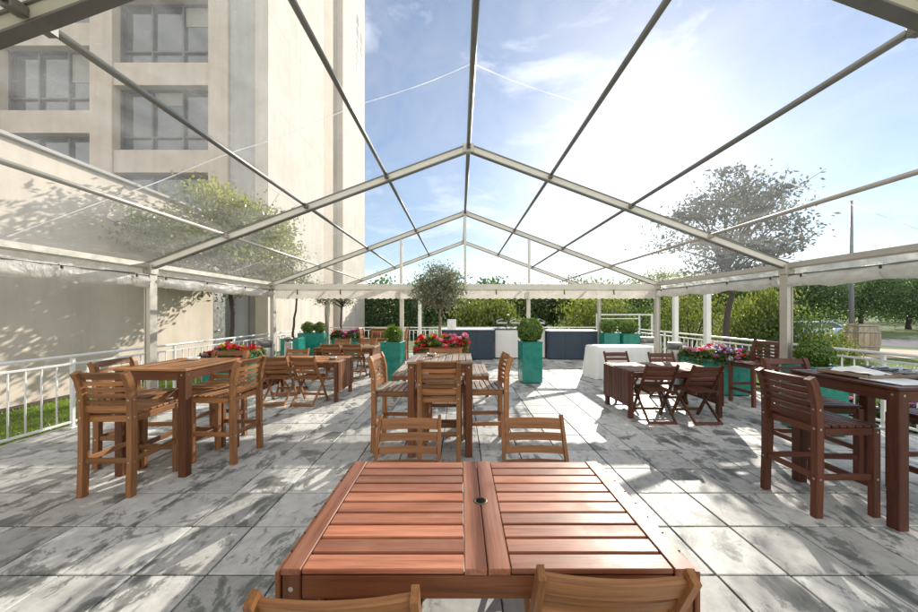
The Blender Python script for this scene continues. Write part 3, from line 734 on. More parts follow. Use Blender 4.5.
# drop leaf tables on the building side
leaf_table('brown drop leaf table with sunlit end panel behind the grass side stools', M['wood'], M['wood_pale'], (-2.88, 6.10, 0), 0)
G6 = 'folding chairs around the nearer building side table'
e1 = folding_chair('folding chair at the nearer building side table, back to us beside the flower trough', M['wood_pale'], (-3.20, 5.72, 0), R(4), G6)
dup(e1, (-2.66, 5.70, 0), R(-6), 'folding chair at the nearer building side table, back to us beside the end panel')
dup(e1, (-3.36, 6.48, 0), FS+R(3), 'folding chair facing us at the nearer building side table, below the grey ash bin')
leaf_table('brown drop leaf table farther back on the building side, left of the potted shrub', M['wood'], M['wood_pale'], (-2.86, 8.25, 0), 0)
G7 = 'folding chairs around the farther building side table'
dup(e1, (-3.12, 7.92, 0), R(3), 'folding chair with back to us at the farther building side table, left of two', group=G7)
dup(e1, (-2.58, 7.92, 0), R(-3), 'folding chair with back to us at the farther building side table, right of two', group=G7)
dup(e1, (-3.35, 9.0, 0), FS, 'folding chair facing us at the farther building side table, under purple flowers', group=G7)
dup(e1, (-2.62, 9.05, 0), FS, 'folding chair facing us at the farther building side table, beside the distant bar table', group=G7)
bar_table('distant bar table near the far railing behind the potted shrub', M['wood'], M['wood_pale'], (-2.55, 10.75, 0), 0)
G8 = 'bar stools at the distant bar table'
dup(s1, (-3.05, 10.75, 0), FE, 'distant bar stool on the building side of the far bar table', group=G8)
dup(s1, (-2.55, 10.35, 0), FN, 'distant bar stool with its back to us at the far bar table', group=G8)
dup(s1, (-2.02, 10.8, 0), FW, 'distant bar stool at the far bar table, beside the olive tree trunk', group=G8)

# cutlery tray, napkins on the dark table
t = thing('cutlery_tray', 'long wooden tray heaped with cutlery on the dark bar table', 'tray', (3.60, 2.80, 1.0535), R(4))
b = MB(); b.box((0, 0, .006), (.62, .36, .012), 0, .003)
for s in (-1, 1): b.box((0, s*.178, .02), (.62, .012, .028), 0, .003); b.box((s*.312, 0, .02), (.012, .344, .028), 0, .003)
b.box((.0, 0, .026), (.01, .34, .03), 0, .002)
b.build('tray', M['wood_weather'], t)
b = MB()
for k in range(70):
    a = random.uniform(-.6, .6); x, y = random.uniform(.05, .25), random.uniform(-.12, .12); z = .022+random.uniform(0, .035); L = random.uniform(.075, .1)
    dx, dy = math.cos(a)*L, math.sin(a)*L; sl = random.uniform(-.012, .012)
    b.beam((x-dx, y-dy, z-sl), (x+dx*.3, y+dy*.3, z), .009, .003, (0, 0, 1), 0, .0008); b.beam((x+dx*.3, y+dy*.3, z), (x+dx, y+dy, z+sl), .02, .0025, (0, 0, 1), 0, .0008)
    if k % 3 == 0: b.beam((x-dx, y-dy, z+.004-sl), (x, y, z+.004), .013, .008, (0, 0, 1), 1, .002)
b.build('cutlery', [M['steel'], M['black']], t)
b = MB()
P = []
for i in range(15):
    row = []
    for j in range(15):
        u, v = i/14-.5, j/14-.5; row.append((u*.22, v*.3, .012+.045*math.exp(-((u*2.1)**2+(v*1.3)**2)*3)+.006*math.sin(9*u+5*v)+.004*math.sin(17*v)))
    P.append(row)
b.grid(P); nk = b.build('napkin', M['cloth'], None, (3.47, 2.79, 1.068)); nk.rotation_euler = (0, 0, R(18)); tag(nk, 'crumpled white napkin lying in the cutlery tray', 'napkin')
b = MB(); b.box((0, 0, .003), (.34, .26, .006), 0, .002); refl = b.build('reflection_patch', M['white_metal'], None, (3.45, 2.52, 1.0535)); tag(refl, 'pale sheet standing for a bright reflection on the near side of the dark bar table', 'reflection patch')  # made-up pale sheet standing for a bright reflection on the tabletop

# bench round the olive tree
t = thing('tree_bench', 'slatted wooden bench built around the olive tree planter', 'bench', (-.37, 6.68, 0))
b = MB(); W, D, h = 1.84, 1.30, .42
for s in (-1, 1):
    for k in range(5): b.box((s*(W/2-.04-k*.08), 0, h-.012), (.07, D, .024), 0, .003)
    for k in range(3): b.box((0, s*(D/2-.045-k*.09), h-.012), (W-.83, .08, .024), 0, .003)
b.build('seat', M['wood_weather'], t)
b = MB()
for s in (-1, 1): b.box((0, s*(D/2-.02), h-.06), (W-.14, .024, .07), 0, .003); b.box((s*(W/2-.02), 0, h-.06), (.024, D-.14, .07), 0, .003)
b.build('apron', M['wood'], t)
for sx in (-1, 1):
    for sy in (-1, 1): b = MB(); b.box((sx*(W/2-.04), sy*(D/2-.04), (h-.026)/2), (.06, .06, h-.026), 0, .004); b.build('leg', M['wood'], t)
b = MB()
for k in range(6):
    z = .075+k*.148
    for s in (-1, 1): b.box((0, s*.36, z), (1.0, .024, .138), 0, .004); b.box((s*.488, 0, z), (.024, .69, .138), 0, .004)
for s in (-1, 1): b.box((0, s*.36, .895), (1.06, .07, .024), 0, .004); b.box((s*.495, 0, .895), (.07, .648, .024), 0, .004)
b.build('planter_box', M['wood'], t)
b = MB(); b.box((0, 0, .84), (.94, .66, .04), 0, .004); b.build('soil', M['soil'], t)

# ------------------------------------------------------------------ plants
def sphere_pts(n, r, c=(0, 0, 0), shell=.8, sq=(1, 1, 1)):
    d = rng.normal(size=(n, 3)); d /= np.linalg.norm(d, axis=1)[:, None]
    rad = r*(shell+(1-shell)*rng.random(n))
    return d*rad[:, None]*np.array(sq)+np.array(c), d

def planter(label, pos, w, d, h, mat, rz=0, grp='teal planters', rim=True):
    t = thing('planter', label, 'planter', pos, rz, grp)
    b = MB(); th = .03
    for s in (-1, 1): b.box((0, s*(d/2-th/2), h/2+.01), (w, th, h-.02), 0, .006); b.box((s*(w/2-th/2), 0, h/2+.01), (th, d-2*th-.002, h-.02), 0, .006)
    if rim:
        for s in (-1, 1): b.box((0, s*(d/2-.02), h+.005), (w+.02, .05, .02), 0, .005); b.box((s*(w/2-.02), 0, h+.005), (.05, d-.092, .02), 0, .005)
    b.build('box', mat, t)
    b = MB(); b.box((0, 0, .012), (w-.06, d-.06, .024), 0, .004); b.build('plinth', M['black'], t)
    b = MB(); b.box((0, 0, h-.06), (w-2*th-.002, d-2*th-.002, .05), 0, .004); b.build('soil', M['soil'], t)
    return t

def box_ball(label, pos, r, seed_n=3800, spiky=False, grp='clipped box balls in planters', sq=(1, 1, .95)):
    t = thing('box_ball', label, 'topiary', pos, 0, grp)
    b = MB(); ph = rng.uniform(0, 6, 6)
    C, d = sphere_pts(seed_n, 1, (0, 0, 0), .86)
    bump = 1+.06*np.sin(5*d[:, 0]+ph[0])*np.sin(5*d[:, 1]+ph[1])+.045*np.sin(9*d[:, 2]+ph[2]+4*d[:, 0])+.05*np.abs(rng.normal(size=seed_n))*(rng.random(seed_n) < .2)
    C = C*r*bump[:, None]*np.array(sq)
    if spiky:
        k = seed_n//2; b.leaves(C[:k], r*.2, r*.05, 0, None, None)
        for q in range(900):
            o = d[q]*np.array([1, 1, 1.1]); 
            if o[2] < -.3: continue
            p0 = o*r*.5; p1 = o*r*rng.uniform(.9, 1.25)+np.array([0, 0, .02])
            w = np.cross(o, rng.normal(size=3)); w = w/np.linalg.norm(w)*r*.03
            b.add([p0-w, p0+w, p1], [[0, 1, 2]], 0, None, float(rng.random()))
    else: b.leaves(C, r*.15, r*.085, 0, None, None, d)
    C2, d2 = sphere_pts(700, r*.78, (0, 0, 0), .5); b.leaves(C2*np.array(sq), r*.26, r*.18, 0)
    f = b.build('foliage', M['box'], t)
    b = MB(); b.tube([(0, 0, -r-.12), (.005, 0, -r*.3)], .014, 7); b.build('stem', M['bark'], t)
    return t

planter('tall teal planter with spiky shrub left of the middle bar table', (-1.55, 7.45, 0), .45, .45, .90, M['teal'], R(-6))
box_ball('small loose spiky green shrub in the tall planter by the middle stool', (-1.55, 7.45, 1.06), .22, 2600, True)
planter('tall teal planter holding the large round box ball between the buffet counters', (1.60, 7.38, 0), .45, .45, .92, M['teal'], R(3))
box_ball('large round clipped box ball between the navy buffet counters', (1.60, 7.38, 1.18), .29, 5200)
planter('teal planter beside the dark bar table holding a bright box bush', (4.74, 4.32, 0), .44, .44, .88, M['teal'], 0)
box_ball('bright green box bush behind the dark bar table', (4.76, 4.32, 1.04), .185, 4200)
planter('teal planter with a slim tree beside the grey ash bin', (-4.72, 9.1, 0), .48, .48, .85, M['teal'], R(4))
planter('turquoise planter with two box balls by the building side railing', (-4.72, 10.35, 0), .78, .48, .92, M['teal'], R(8))
box_ball('box ball in the two ball turquoise planter, nearer the building', (-4.88, 10.33, 1.10), .2, 2600)
box_ball('box ball in the two ball turquoise planter, nearer the buffet', (-4.52, 10.37, 1.10), .19, 2600)
planter('teal planter with a box ball beyond the white cloth table, nearer the buffet', (4.85, 10.5, 0), .5, .5, .92, M['teal'], 0)
box_ball('box ball beyond the white cloth table, nearer the navy counter', (4.85, 10.5, 1.13), .26, 2600)
planter('teal planter with a box ball beyond the white cloth table, nearer the railing', (5.43, 10.4, 0), .55, .5, .90, M['teal'], 0)
box_ball('box ball beyond the white cloth table, nearer the street side railing', (5.43, 10.4, 1.10), .27, 2600, sq=(1.15, 1, .85))

def flowers(label, pos, w, d, hgt, kinds, nb, seed, rz=0):
    t = thing('flowering_plant', label, 'flowers', pos, rz, 'bedding flowers in planters')
    b = MB(); n = int(2600*w*d*4)+500
    X = rng.uniform(-w/2-.05, w/2+.05, n); Y = rng.uniform(-d/2-.05, d/2+.05, n)
    top = hgt*(.55+.35*np.sin(X*9+seed)*np.sin(Y*7+seed)+.15*rng.random(n)); Z = top*rng.random(n)**.6
    edge = (np.abs(X) > w/2) | (np.abs(Y) > d/2); Z = np.where(edge, Z-.12*rng.random(n), Z)
    b.leaves(np.stack([X, Y, Z], 1), .055, .045, 0, (0, 0, .5)); b.build('foliage', M['green'], t)
    b = MB(); mats = [M[k] for k in kinds]
    for q in range(nb):
        x, y = rng.uniform(-w/2-.04, w/2+.04), rng.uniform(-d/2-.05, d/2+.04); k = int(rng.integers(len(kinds)))
        k = int((k+int((x/w+.5)*len(kinds))) % len(kinds)) if rng.random() < .5 else k
        z = hgt*(.62+.35*math.sin(x*9+seed)*math.sin(y*7+seed))+rng.uniform(-.02, .06)
        if abs(x) > w/2 or abs(y) > d/2: z -= .09
        r = rng.uniform(.034, .062); C, dd = sphere_pts(34, r, (x, y, z), .7, (1, 1, .7)); b.leaves(C, .040, .034, k, None, None, dd)
    b.build('blossoms', mats, t)
    return t
planter('long teal trough of pink and red flowers along the street side railing', (5.02, 6.36, 0), 1.05, .5, .70, M['teal'], R(-2))
flowers('pink, red and white flowers spilling over the street side trough', (5.02, 6.33, .68), 1.0, .5, .28, ('pink', 'red', 'pink', 'whitep', 'purple'), 95, 1.3, R(-2))
planter('teal trough of red and yellow flowers beside the grass strip railing', (-4.72, 6.75, 0), .95, .5, .72, M['teal'], R(1))
flowers('red and yellow flowers in the trough behind the grass side stools', (-4.72, 6.72, .70), .9, .5, .20, ('red', 'yellow', 'red', 'pink'), 80, 2.2, R(1))
flowers('red, pink and yellow flowers in the wooden planter under the olive tree', (-.37, 6.66, .86), .98, .66, .25, ('red', 'pink', 'red', 'yellow', 'pink', 'red'), 120, 0.4)
planter('small turquoise planter of purple and red flowers behind the farther table', (-3.75, 10.5, 0), .72, .42, .78, M['teal'], 0)
flowers('purple and red flowers in the small planter behind the farther table', (-3.75, 10.5, .77), .7, .42, .26, ('purple', 'red', 'pink', 'purple'), 50, 3.1)
flowers('purple flowers at the foot of the street side railing', (5.98+.35, 5.2, -.03), .5, 1.9, .34, ('purple', 'purple', 'pink'), 60, 5.0)

def tree(name, label, pos, trunk_h, trunk_r, cr, cz, nclump, nleaf, ll, lw, mat, bark, seed, grp=None, cat='tree', clump_r=.3, shell=.45, lean=(0, 0), tonebase=.5, flat=.75):
    t = thing(name, label, cat, pos, 0, grp)
    r_ = np.random.default_rng(seed); rr = random.Random(seed)
    b = MB()
    tp = [(0, 0, -.1)]; n = 6
    for i in range(1, n+1):
        f = i/n; tp.append((lean[0]*f+rr.gauss(0, trunk_r*.35), lean[1]*f+rr.gauss(0, trunk_r*.35), trunk_h*f))
    b.tube(tp, [trunk_r*(1.25 if i == 0 else 1-.35*i/n) for i in range(n+1)], 10)
    top = Vector(tp[-1]); cen = Vector((lean[0], lean[1], cz))
    d = r_.normal(size=(nclump, 3)); d /= np.linalg.norm(d, axis=1)[:, None]
    rad = (shell+(1-shell)*r_.random(nclump)**.6)
    cc = d*rad[:, None]*np.array(cr)+np.array(cen); 
    for k in range(min(nclump, 34)):
        e = Vector(cc[k]); a = top+(cen-top)*rr.uniform(0, .35); mid = a.lerp(e, .5)+Vector((rr.gauss(0, .08), rr.gauss(0, .08), rr.uniform(0, .12)))*max(cr)
        b.tube([a, mid, e], [trunk_r*.42, trunk_r*.24, trunk_r*.09], 6, 0, False)
        for q in range(3):
            e2 = e+Vector((rr.gauss(0, 1), rr.gauss(0, 1), rr.gauss(.2, .8)))*clump_r*.9; b.tube([mid.lerp(e, rr.uniform(.3, .9)), e2], [trunk_r*.13, trunk_r*.05], 5, 0, False)
    b.build('trunk', bark, t)
    b = MB()
    for k in range(nclump):
        n = int(nleaf*r_.uniform(.5, 1.5)); C = r_.normal(size=(n, 3))*np.array([1, 1, flat])*clump_r*.55*r_.uniform(.7, 1.3)+cc[k]
        b.leaves(C, ll, lw, 0, None, tonebase+r_.normal(0, .22))
    b.build('crown', mat, t)
    return t
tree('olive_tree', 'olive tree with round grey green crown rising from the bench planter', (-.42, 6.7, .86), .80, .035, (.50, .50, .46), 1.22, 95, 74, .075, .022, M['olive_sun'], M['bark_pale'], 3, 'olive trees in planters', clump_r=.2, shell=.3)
tree('small_tree', 'slim curved tree in the teal planter beside the grey ash bin', (-4.72, 9.1, .8), 1.25, .035, (.55, .55, .6), 1.85, 34, 46, .08, .03, M['lime'], M['bark'], 5, 'slim trees by the building', clump_r=.22, lean=(.1, 0))
tree('small_tree', 'slim forked tree behind the purple flowers by the building', (-4.05, 11.0, 0), 1.75, .04, (.75, .6, .35), 2.15, 26, 46, .085, .03, M['olive'], M['bark'], 6, 'slim trees by the building', clump_r=.24)
tree('small_tree', 'thin dark stemmed tree behind the two ball planter', (-4.75, 11.4, 0), 1.8, .03, (.3, .3, .25), 2.1, 10, 40, .08, .03, M['olive'], M['bark'], 8, 'slim trees by the building', clump_r=.2)
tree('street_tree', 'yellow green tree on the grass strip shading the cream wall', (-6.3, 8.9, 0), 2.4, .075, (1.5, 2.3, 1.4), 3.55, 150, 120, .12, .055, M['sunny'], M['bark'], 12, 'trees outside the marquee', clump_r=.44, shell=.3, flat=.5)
tree('street_tree', 'sparse grey green tree seen through the clear roof above the pink flowers', (7.35, 8.9, 0), 2.5, .09, (1.6, 1.6, 1.45), 3.95, 78, 120, .12, .05, M['grey_leaf'], M['bark'], 15, 'trees outside the marquee', clump_r=.46, shell=.3, flat=.32)

# shrubs and woods
def bush_mesh(seed, mat, n, l, w, k=14):
    r_ = np.random.default_rng(seed); b = MB()
    for q in range(k):
        a = r_.uniform(0, 6.28); rad = r_.random()**.5*.75; z = r_.uniform(.15, .85)*(1-.4*rad); c = np.array([math.cos(a)*rad, math.sin(a)*rad, z])
        m = n//k; C = r_.normal(size=(m, 3))*np.array([.21, .21, .17])+c; b.leaves(C, l, w, 0, None, .5+r_.normal(0, .22))
    return b
def bush(label, x, y, sx, sz, seed, mat, n=2200, grp='bushes beyond the railing', l=.07, w=.042, k=22):
    t = thing('bush', label, 'bush', (x, y, gz(x, y)), seed*1.3, grp)
    f = bush_mesh(seed, mat, int(n*1.8), l/sx, w/sx, k).build('foliage', mat, t); f.scale = (sx, sx, sz)
    b = MB()
    for q in range(5): b.tube([(0, 0, -.05), (random.gauss(0, .2)*sx, random.gauss(0, .2)*sx, sz*.55)], [.03*sx, .01*sx], 6)
    b.build('stems', M['bark'], t)
bush('tall yellow green bush behind the farther white post', 9.0, 12.6, 1.7, 3.0, 21, M['lime'], 3400)
bush('tall yellow green bush right behind the nearer white post', 10.2, 11.6, 1.5, 2.7, 22, M['lime'], 3400)
bush('dense green bush behind the pink flower trough', 9.7, 9.6, 1.2, 2.1, 23, M['green'], 2800)
bush('loose yellow green bush left of the tent leg on the street side', 9.85, 10.4, 1.0, 2.5, 24, M['lime'], 3000)
bush('low yellow bush right of the tent leg in front of the pale car', 12.0, 10.6, .75, .75, 25, M['lime'], 2000)
bush('low green yellow bush in front of the wooden barrel', 13.6, 11.9, .8, 1.0, 26, M['lime'], 2000)
bush('dark green bush at the end of the street side railing', 8.3, 14.5, 1.6, 2.6, 27, M['deep'], 2600)
bush('bright green bush beyond the buffet, right of the olive tree', 1.6, 24, 2.5, 4.1, 28, M['lime'], 3600, l=.2, w=.13)
bush('yellow green bush beyond the white frame at the far corner', 7.4, 17.5, 1.9, 3.0, 29, M['lime'], 3000, l=.14, w=.09)
def wood_tree(name, label, x, y, h, r, seed, mat, nl=130, ncl=90):
    z = gz(x, y)
    tree(name, label, (x, y, z), h*.45, .16+.012*h, (r, r, h*.42), h*.58, ncl, nl, (.10+.0028*y), (.07+.0018*y), mat, M['bark'], seed, 'trees beyond the terrace', clump_r=r*.34, shell=.35)
wt = [(-3.4, 33, 5.4, 2.3, 'deep', 'dark rounded tree beside the pale tower corner'), (.2, 34, 4.9, 2.2, 'green', 'mid green tree straight behind the olive tree'),
      (3.6, 36, 5.3, 2.4, 'deep', 'dark tree above the first navy counter'), (6.4, 33, 4.9, 2.3, 'green', 'rounded tree behind the box ball between the counters'),
      (9.2, 35, 5.0, 2.4, 'deep', 'dark tree behind the second navy counter'), (11.8, 31, 4.6, 2.3, 'green', 'grey green tree behind the white cloth table'),
      (14.6, 34, 5.2, 2.6, 'lime', 'yellow green tree behind the two far box balls'), (17.2, 30, 5.4, 2.6, 'green', 'broad green tree above the white corner frame'),
      (20.5, 33, 6.0, 3.0, 'lime', 'bright tree between the two slim white posts'), (24.5, 36, 6.6, 3.2, 'green', 'large green tree behind the yellow bushes'),
      (29.5, 38, 7.0, 3.4, 'deep', 'dark tree left of the car park, behind the tent leg'), (36, 40, 7.4, 3.8, 'deep', 'dark tree behind the pale car'),
      (43.5, 41, 7.4, 4.0, 'deep', 'dark tree behind the wooden barrel'), (51, 41, 7.4, 4.0, 'deep', 'dark tree right of the tall grey pole'),
      (58.5, 42, 7.2, 4.0, 'deep', 'dark tree at the frame edge across the road'), (66, 44, 7.4, 4.2, 'deep', 'last dark tree across the road beyond the dark table')]
for i, (x, y, h, r, m, lab) in enumerate(wt): wood_tree('woodland_tree', lab, x, y, h, r, 100+i, M[m])
# far wood as one mass, uneven top
b = MB(); r_ = np.random.default_rng(5)
for q in range(620):
    x = r_.uniform(-30, 150); y = 55+r_.random()*14+abs(x-10)*.12; h = 6.2+1.8*math.sin(x*.31)+1.2*math.sin(x*.83+1)+r_.normal(0, .5)+max(0, x-20)*.05; z = r_.random()**.7*h
    C = r_.normal(size=(64, 3))*np.array([1.3, 1.1, .8])+np.array([x, y, z-.6]); b.leaves(C, .62, .45, 0, None, .4+r_.normal(0, .25))
tag(b.build('woodland', M['deep']), 'far mass of dark woodland along the horizon', 'woodland', kind='stuff')
# clipped hedge beside the tower
t = thing('hedge', 'tall clipped dark green hedge beside the pale tower', 'hedge', (-5.5, 25.6, gz(-5.5, 25.6)))
b = MB(); n = 17000; C = np.stack([r_.uniform(-2.4, 2.6, n), np.where(r_.random(n) < .6, -.5+r_.normal(0, .06, n), r_.uniform(-.5, .5, n)), r_.uniform(0, 4.2, n)+.12*np.sin(np.arange(n))], 1)
b.leaves(C, .17, .11, 0, None, .45); b.build('foliage', M['deep'], t)
b = MB()
for x in (-1.8, -.6, .6, 1.8): b.tube([(x, 0, 0), (x, 0, 3.6)], .06, 6)
b.build('stems', M['bark'], t)

# ------------------------------------------------------------------ buildings
tower = thing('office_tower', 'tall cream office tower with large dark windows beyond the marquee', 'building', (0, 0, 0))
TY, TX = 12.2, -7.28
cols = [(-17.55, -14.05, 5.96), (-13.2, -9.55, 4.45), (-21.9, -18.4, 4.45)]
FH, WH, TOP = 3.33, 2.46, 27.0
wins = []
b = MB()
xs_ = sorted([(a, c, z) for a, c, z in cols])
edges = [-24.0]+[v for a, c, z in xs_ for v in (a, c)]
for k in range(0, len(edges)-1, 2): b.box(((edges[k]+edges[k+1])/2, TY+.25, TOP/2), (edges[k+1]-edges[k], .5, TOP), 0, .01)
b.box(((edges[-1]-8.8)/2, TY+.25, TOP/2), (-8.8-edges[-1], .5, TOP), 0, .01)
for a, c, z0 in xs_:
    zz = z0-FH
    while zz > .5: zz -= FH
    prev = 0
    z = zz if zz > 0 else zz+FH
    while z < TOP-WH:
        b.box(((a+c)/2, TY+.28, (prev+z)/2), (c-a, .44, z-prev), 0, .01); wins.append((a, c, z)); prev = z+WH; z += FH
    b.box(((a+c)/2, TY+.28, (prev+TOP)/2), (c-a, .44, TOP-prev), 0, .01)
b.build('front_wall', M['conc'], tower)
b = MB(); b.box((-8.15, TY+.33, TOP/2), (1.3, .46, TOP), 0, .01); b.build('grey_pier', M['wall_grey'], tower)
b = MB()
for y0, y1, x in ((TY, 17.2, TX), (20.0, 24.6, TX)): b.box((x-.25, (y0+y1)/2, TOP/2), (.5, y1-y0, TOP), 0, .02)
b.box((-16, 24.35, TOP/2), (16.4, .5, TOP), 0, .02); b.box((-15.7, 18.4, TOP-.2), (16.2, 11.4, .4), 0, .02)
for k in range(1, 9):
    for y0, y1 in ((TY+.02, 17.18), (20.02, 24.58)): b.box((TX-.005, (y0+y1)/2, k*FH-.3), (.014, y1-y0, .022), 1, .001)
for y in (14.7, 22.3): b.box((TX-.006, y, TOP/2), (.0145, .02, TOP-.1), 1, .001)
b.build('side_wall', [M['wall_pale'], M['wall_grey']], tower)
b = MB(); b.box((TX-.5, 18.6, TOP/2), (.3, 2.8, TOP), 0, .01); b.build('recessed_strip', M['conc'], tower)
for (a, c, z) in wins:
    if z > 17: continue
    f = MB(); w = c-a
    for xx in (a+.04, c-.04, a+w*.34, a+w*.67): f.box((xx, TY+.36, z+WH/2), (.07, .1, WH), 0, .005)
    for q in (z+.035, z+WH-.035, z+.62): f.box(((a+c)/2, TY+.365, q), (w-.01, .08, .06), 0, .005)
    f.box(((a+c)/2, TY+.30, z+.02), (w-.01, .34, .04), 0, .005)
    fo = f.build('window', M['frame'], tower)
    g = MB(); g.box(((a+c)/2, TY+.42, z+WH/2), (w-.1, .02, WH-.08), 0, .002); g.build('pane', M['glass'], fo)
    if random.random() < .55:
        g = MB(); k = random.choice((0, 1, 2)); ww = w/3-.1; dr = random.uniform(.5, 1.9); g.box((a+w*(k+.5)/3, TY+.402, z+WH-.07-dr/2), (ww, .008, dr), 0, .001); g.build('blind', M['blind'], fo)
for y, z0, n in ((22.9, 18.9, 5), (23.75, 16.6, 7)):
    for k in range(n):
        g = MB(); g.box((TX+.005, y, z0+k*.85), (.03, .42, .58), 0, .004); g.build('sign_block', M['frame'], tower)  # dark blocks standing for illegible vertical lettering, not openings
wing = thing('low_wing', 'cream rendered low wing with leaf shadows beside the grass strip', 'building', (0, 0, 0))
b = MB(); b.box((-7.72, 1.5, 2.235), (.5, 16.5, 4.47), 0, .01); b.box((-11.2, 9.5, 2.235), (6.4, .5, 4.47), 0, .01); b.build('wall', M['wall'], wing)
b = MB(); b.box((-11.0, 1.3, 4.36), (6.0, 15.6, .12), 0, .01); b.box((-7.7, 1.5, 4.51), (.62, 16.6, .07), 0, .01); b.build('roof', M['wall_grey'], wing)
b = MB(); b.box((-8.15, 10.97, 1.8), (.3, 2.4, 3.6), 0, .01); b.build('link_wall', M['wall_grey'], wing)
b = MB(); b.box((-7.985, 10.9, 1.05), (.04, 1.0, 2.1), 0, .004); d_ = b.build('door', M['alu_dark'], wing)
b = MB(); b.tube([(-7.95, 10.52, 1.0), (-7.93, 10.52, 1.0), (-7.93, 10.64, 1.0)], .012, 8); b.build('handle', M['steel'], d_)

# ------------------------------------------------------------------ buffet
def rrect(w, d, r, n=6):
    pts = []
    for cx, cy, a0 in ((w/2-r, d/2-r, 0), (-w/2+r, d/2-r, 90), (-w/2+r, -d/2+r, 180), (w/2-r, -d/2+r, 270)):
        for k in range(n+1): a = R(a0+90*k/n); pts.append((cx+r*math.cos(a), cy+r*math.sin(a)))
    return pts
def counter(label, x0, x1, y0, d, h, mat, mtop, r=.12):
    t = thing('buffet_counter', label, 'counter', ((x0+x1)/2, y0+d/2, 0), 0, 'buffet counters across the far end')
    w = x1-x0
    b = MB(); b.prism(rrect(w, d, r), .04, h-.03); b.build('body', mat, t)
    b = MB(); b.prism(rrect(w-.08, d-.08, r*.8), 0, .039); b.build('plinth', M['black'], t)
    b = MB(); b.prism(rrect(w+.04, d+.04, r), h-.0295, h); b.build('counter_top', mtop, t)
    b = MB(); n = max(2, round(w/.6))
    for k in range(1, n): b.box((-w/2+w*k/n, -d/2-.001, h/2), (.012, .006, h-.1), 0, .001)
    b.build('joint_strip', M['black'] if mat is M['navy'] else M['white_post'], t)
counter('curved navy buffet counter right behind the olive tree', -.62, 1.14, 10.72, .75, 1.03, M['navy'], M['counter_white'])
counter('white counter with chafing dishes between the two navy counters', 1.19, 2.92, 11.0, .75, 1.02, M['counter_white'], M['navy'], .05)
counter('straight navy buffet counter left of the white cloth table', 2.96, 4.62, 10.75, .7, .98, M['navy'], M['counter_white'], .04)
b = MB(); b.box((0, 0, .16), (.30, .05, .32), 0, .008); b.box((0, .06, .012), (.26, .2, .024), 0, .004)
tag(b.build('menu_board', M['counter_white'], None, (-.28, 11.0, 1.031)), 'small blank white board standing on the curved navy counter', 'board')
def chafer(x, label):
    t = thing('chafing_dish', label, 'chafing dish', (x, 11.32, 1.021), 0, 'chafing dishes on the white counter')
    b = MB()
    for s in (-1, 1):
        for q in (-1, 1): b.tube([(s*.17, q*.12, 0), (s*.14, q*.11, .1), (s*.17, q*.12, .14)], .008, 6)
        b.tube([(s*.17, -.12, .005), (0, -.12, .11), (-s*.0, -.12, .11)], .008, 6)
    b.box((0, 0, .145), (.38, .27, .014), 0, .004); b.build('stand', M['black'], t)
    b = MB(); b.box((0, 0, .19), (.36, .25, .07), 0, .015); b.build('pan', M['steel'], t)
    b = MB(); P = [[(.19*math.sin(math.pi*(i/10-.5)), .135*(j/6-.5)*2, .228+.085*math.cos(math.pi*(i/10-.5))) for j in range(7)] for i in range(11)]; b.grid(P)
    b.tube([(-.04, 0, .315), (-.04, 0, .34), (.04, 0, .34), (.04, 0, .315)], .007, 6); b.build('lid', M['steel'], t)
for x, l in ((1.0, 'chafing dish at the end nearest the olive tree'), (1.47, 'second chafing dish counted from the olive tree'), (1.95, 'third chafing dish, left of the round box ball'), (2.5, 'chafing dish at the end right of the round box ball')):
    if x < 1.1: continue
    chafer(x, l)
chafer(2.25-.0 if False else 2.78, 'chafing dish nearest the straight navy counter')

# white cloth table
t = thing('cloth_table', 'buffet table hidden under a floor length white cloth', 'table', (3.94, 7.98, 0))
b = MB(); b.box((0, 0, .735), (1.2, .42, .03), 0, .004); b.build('tabletop', M['wood'], t)
for sx in (-1, 1):
    for sy in (-1, 1): b = MB(); b.tube([(sx*.56, sy*.18, 0), (sx*.56, sy*.18, .72)], .018, 8); b.build('leg', M['alu'], t)
b = MB(); base = rrect(1.56, .74, .30, 10); n0 = len(base); pts = []
for i in range(n0):
    a, c = Vector(base[i]), Vector(base[(i+1) % n0]); k = max(1, int((c-a).length/.035))
    for q in range(k): pts.append(a.lerp(c, q/k))
n0 = len(pts); rows = []
for j in range(14):
    f = j/13; row = []
    for i in range(n0+1):
        p = pts[i % n0]; s = 2*math.pi*(i % n0)/n0; am = .045*f**.8; w = am*(math.sin(s*17)+.6*math.sin(s*31+1))+.05*f
        nr = Vector((p.x/.78**2, p.y/.36**2)).normalized(); z = .757-.75*f
        if j == 0: row.append((p.x*.985, p.y*.975, .762))
        else: row.append((p.x+nr.x*w, p.y+nr.y*w, z))
    rows.append(row)
b.grid([r[::-1] for r in rows]); 
vs = [(p.x*.985, p.y*.975, .762) for p in pts]; b.add(vs, [list(range(n0))], 0)
cl = b.build('tablecloth', M['cloth'], None, (3.94, 7.98, 0)); tag(cl, 'long white tablecloth hanging to the ground on the buffet table', 'tablecloth')

